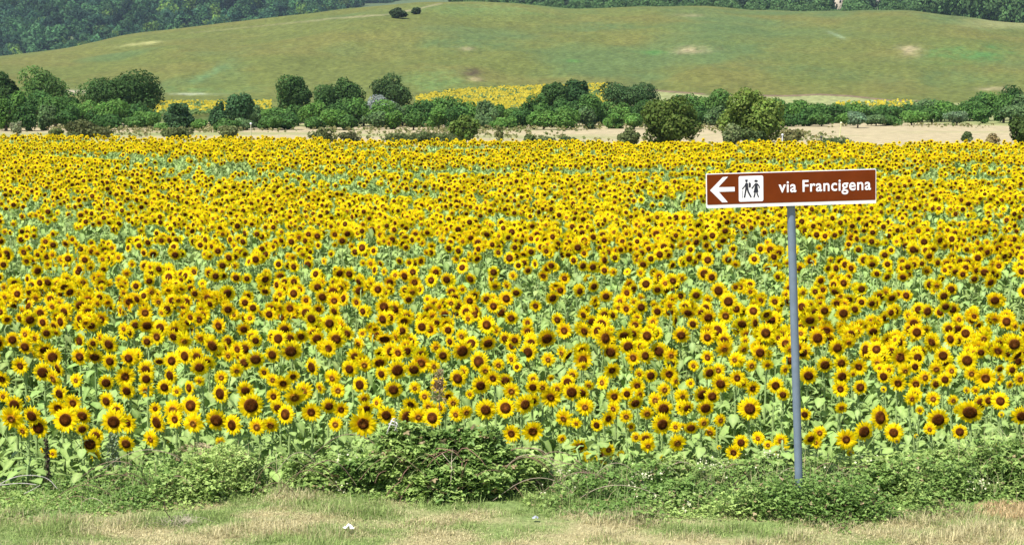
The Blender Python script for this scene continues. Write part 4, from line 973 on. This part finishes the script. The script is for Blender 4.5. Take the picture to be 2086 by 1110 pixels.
stalks('dead_stem', [[(918, 990), (920, 960), (919, 935), (922, 915)], [(919, 945), (908, 930), (900, 925)], [(920, 940), (930, 928)], [(919, 950), (926, 962)]], 10.68, .003, (.50, .42, .30), 'straw coloured dead stem at the middle of the bramble mound', 'stalk')
def seedy(X, Yb, Yt, d, n_, col, label, name='dry_weed', size=.02, spread=.05, scol=(.2, .2, .1)):
    xb_, _, zb_ = P(float(X), float(Yb), d); _, _, zt_ = P(float(X), float(Yt), d)
    g0 = float(gz(d)); o = empty(name, (xb_, d, g0)); tag(o, label, 'weed')
    m = MB(); tube(m, [(0, 0, 0), (.01, 0, (zb_ - g0)), (0, 0, zt_ - g0)], [.006, .005, .002], scol, 5); m.build('stem', M_CANE, o)
    m = MB(); tt = rng.random(n_); H = zt_ - zb_; z = zb_ - g0 + tt * H; a = rng.random(n_) * 6.3; rr = spread * (1 - .6 * tt) * np.sqrt(rng.random(n_))
    m.inst(BLF, rotm(a, rng.normal(.6, .5, n_), rng.random(n_) * 6) * (size * rng.uniform(.6, 1.3, n_))[:, None, None], np.stack([np.cos(a) * rr, np.sin(a) * rr, z], 1), np.array(col) * (1 + rng.normal(0, .2, (n_, 1))))
    m.build('leaves', M_BRAMBLE, o)  # this part is the weed's seed head, made up of small leaf blades
seedy(893, 815, 752, 11.6, 260, (.42, .30, .17), 'brown dried weed standing among the sunflowers over the mound', size=.025, spread=.07, scol=(.3, .25, .14))
seedy(98, 985, 893, 11.35, 320, (.07, .05, .035), 'dark brown dock stalk in front of the left sunflowers', size=.022, spread=.022, scol=(.08, .06, .04))
seedy(228, 950, 885, 11.5, 260, (.20, .26, .14), 'tall grey green weed in front of the left sunflowers', size=.03, spread=.07)
seedy(1378, 930, 868, 11.6, 300, (.36, .42, .20), 'feathery pale green weed before the right middle sunflowers', size=.02, spread=.11)
seedy(400, 920, 905, 11.4, 300, (.42, .34, .20), 'spreading brownish seed heads at the left bramble top', size=.018, spread=.22)
# marker posts beyond the field
def marker(X, Yt, d, rad, col, capc, label, lean=0.0):
    x, _, zt_ = P(float(X), float(Yt), d); o = empty('marker_post', (x, d, -1.05)); tag(o, label, 'post')
    H = zt_ + 1.05; m = MB(); tube(m, [(0, 0, -.1), (lean * H, 0, H)], [rad, rad], col, 8); m.build('post', M_WHITE if False else M_PAPER, o)
    m = MB(); tube(m, [(lean * H, 0, H - .02), (lean * H, 0, H + rad), (lean * H, 0, H + rad * 3.5), (lean * H, 0, H + rad * 4)], [rad * 1.2, rad * 2.2, rad * 2, rad * .2], capc, 8); m.build('cap', M_PAPER, o)
marker(511, 254, 92, .03, (.55, .55, .35), (.85, .85, .85), 'thin pale post with white top on the left stubble')
marker(1709, 253, 95, .035, (.62, .62, .30), (.75, .75, .45), 'thin yellowish leaning post on the right stubble', .08)
marker(1594, 277, 80, .028, (.75, .75, .78), (.8, .8, .82), 'short white post beside the big bright bush')
marker(1673, 281, 82, .03, (.10, .10, .09), (.10, .10, .09), 'short dark stake at the right field edge')

# ------------------------------------------------------------------ haze
import bmesh
bm = bmesh.new(); bmesh.ops.create_cube(bm, size=1); me = bpy.data.meshes.new('haze'); bm.to_mesh(me); bm.free()
hz = link(bpy.data.objects.new('haze', me)); hz.scale = (4200, 1700, 170); hz.location = (0, 780, 60)
m = bpy.data.materials.new('haze'); m.use_nodes = True; m.node_tree.nodes.clear()
o_ = m.node_tree.nodes.new('ShaderNodeOutputMaterial'); v_ = m.node_tree.nodes.new('ShaderNodeVolumePrincipled')
v_.inputs['Color'].default_value = (.62, .80, 1, 1); v_.inputs['Density'].default_value = .00010; v_.inputs['Anisotropy'].default_value = .2
m.node_tree.links.new(v_.outputs[0], o_.inputs['Volume']); me.materials.append(m)
tag(hz, 'faint blue summer haze over the far hills', 'haze', kind='stuff')
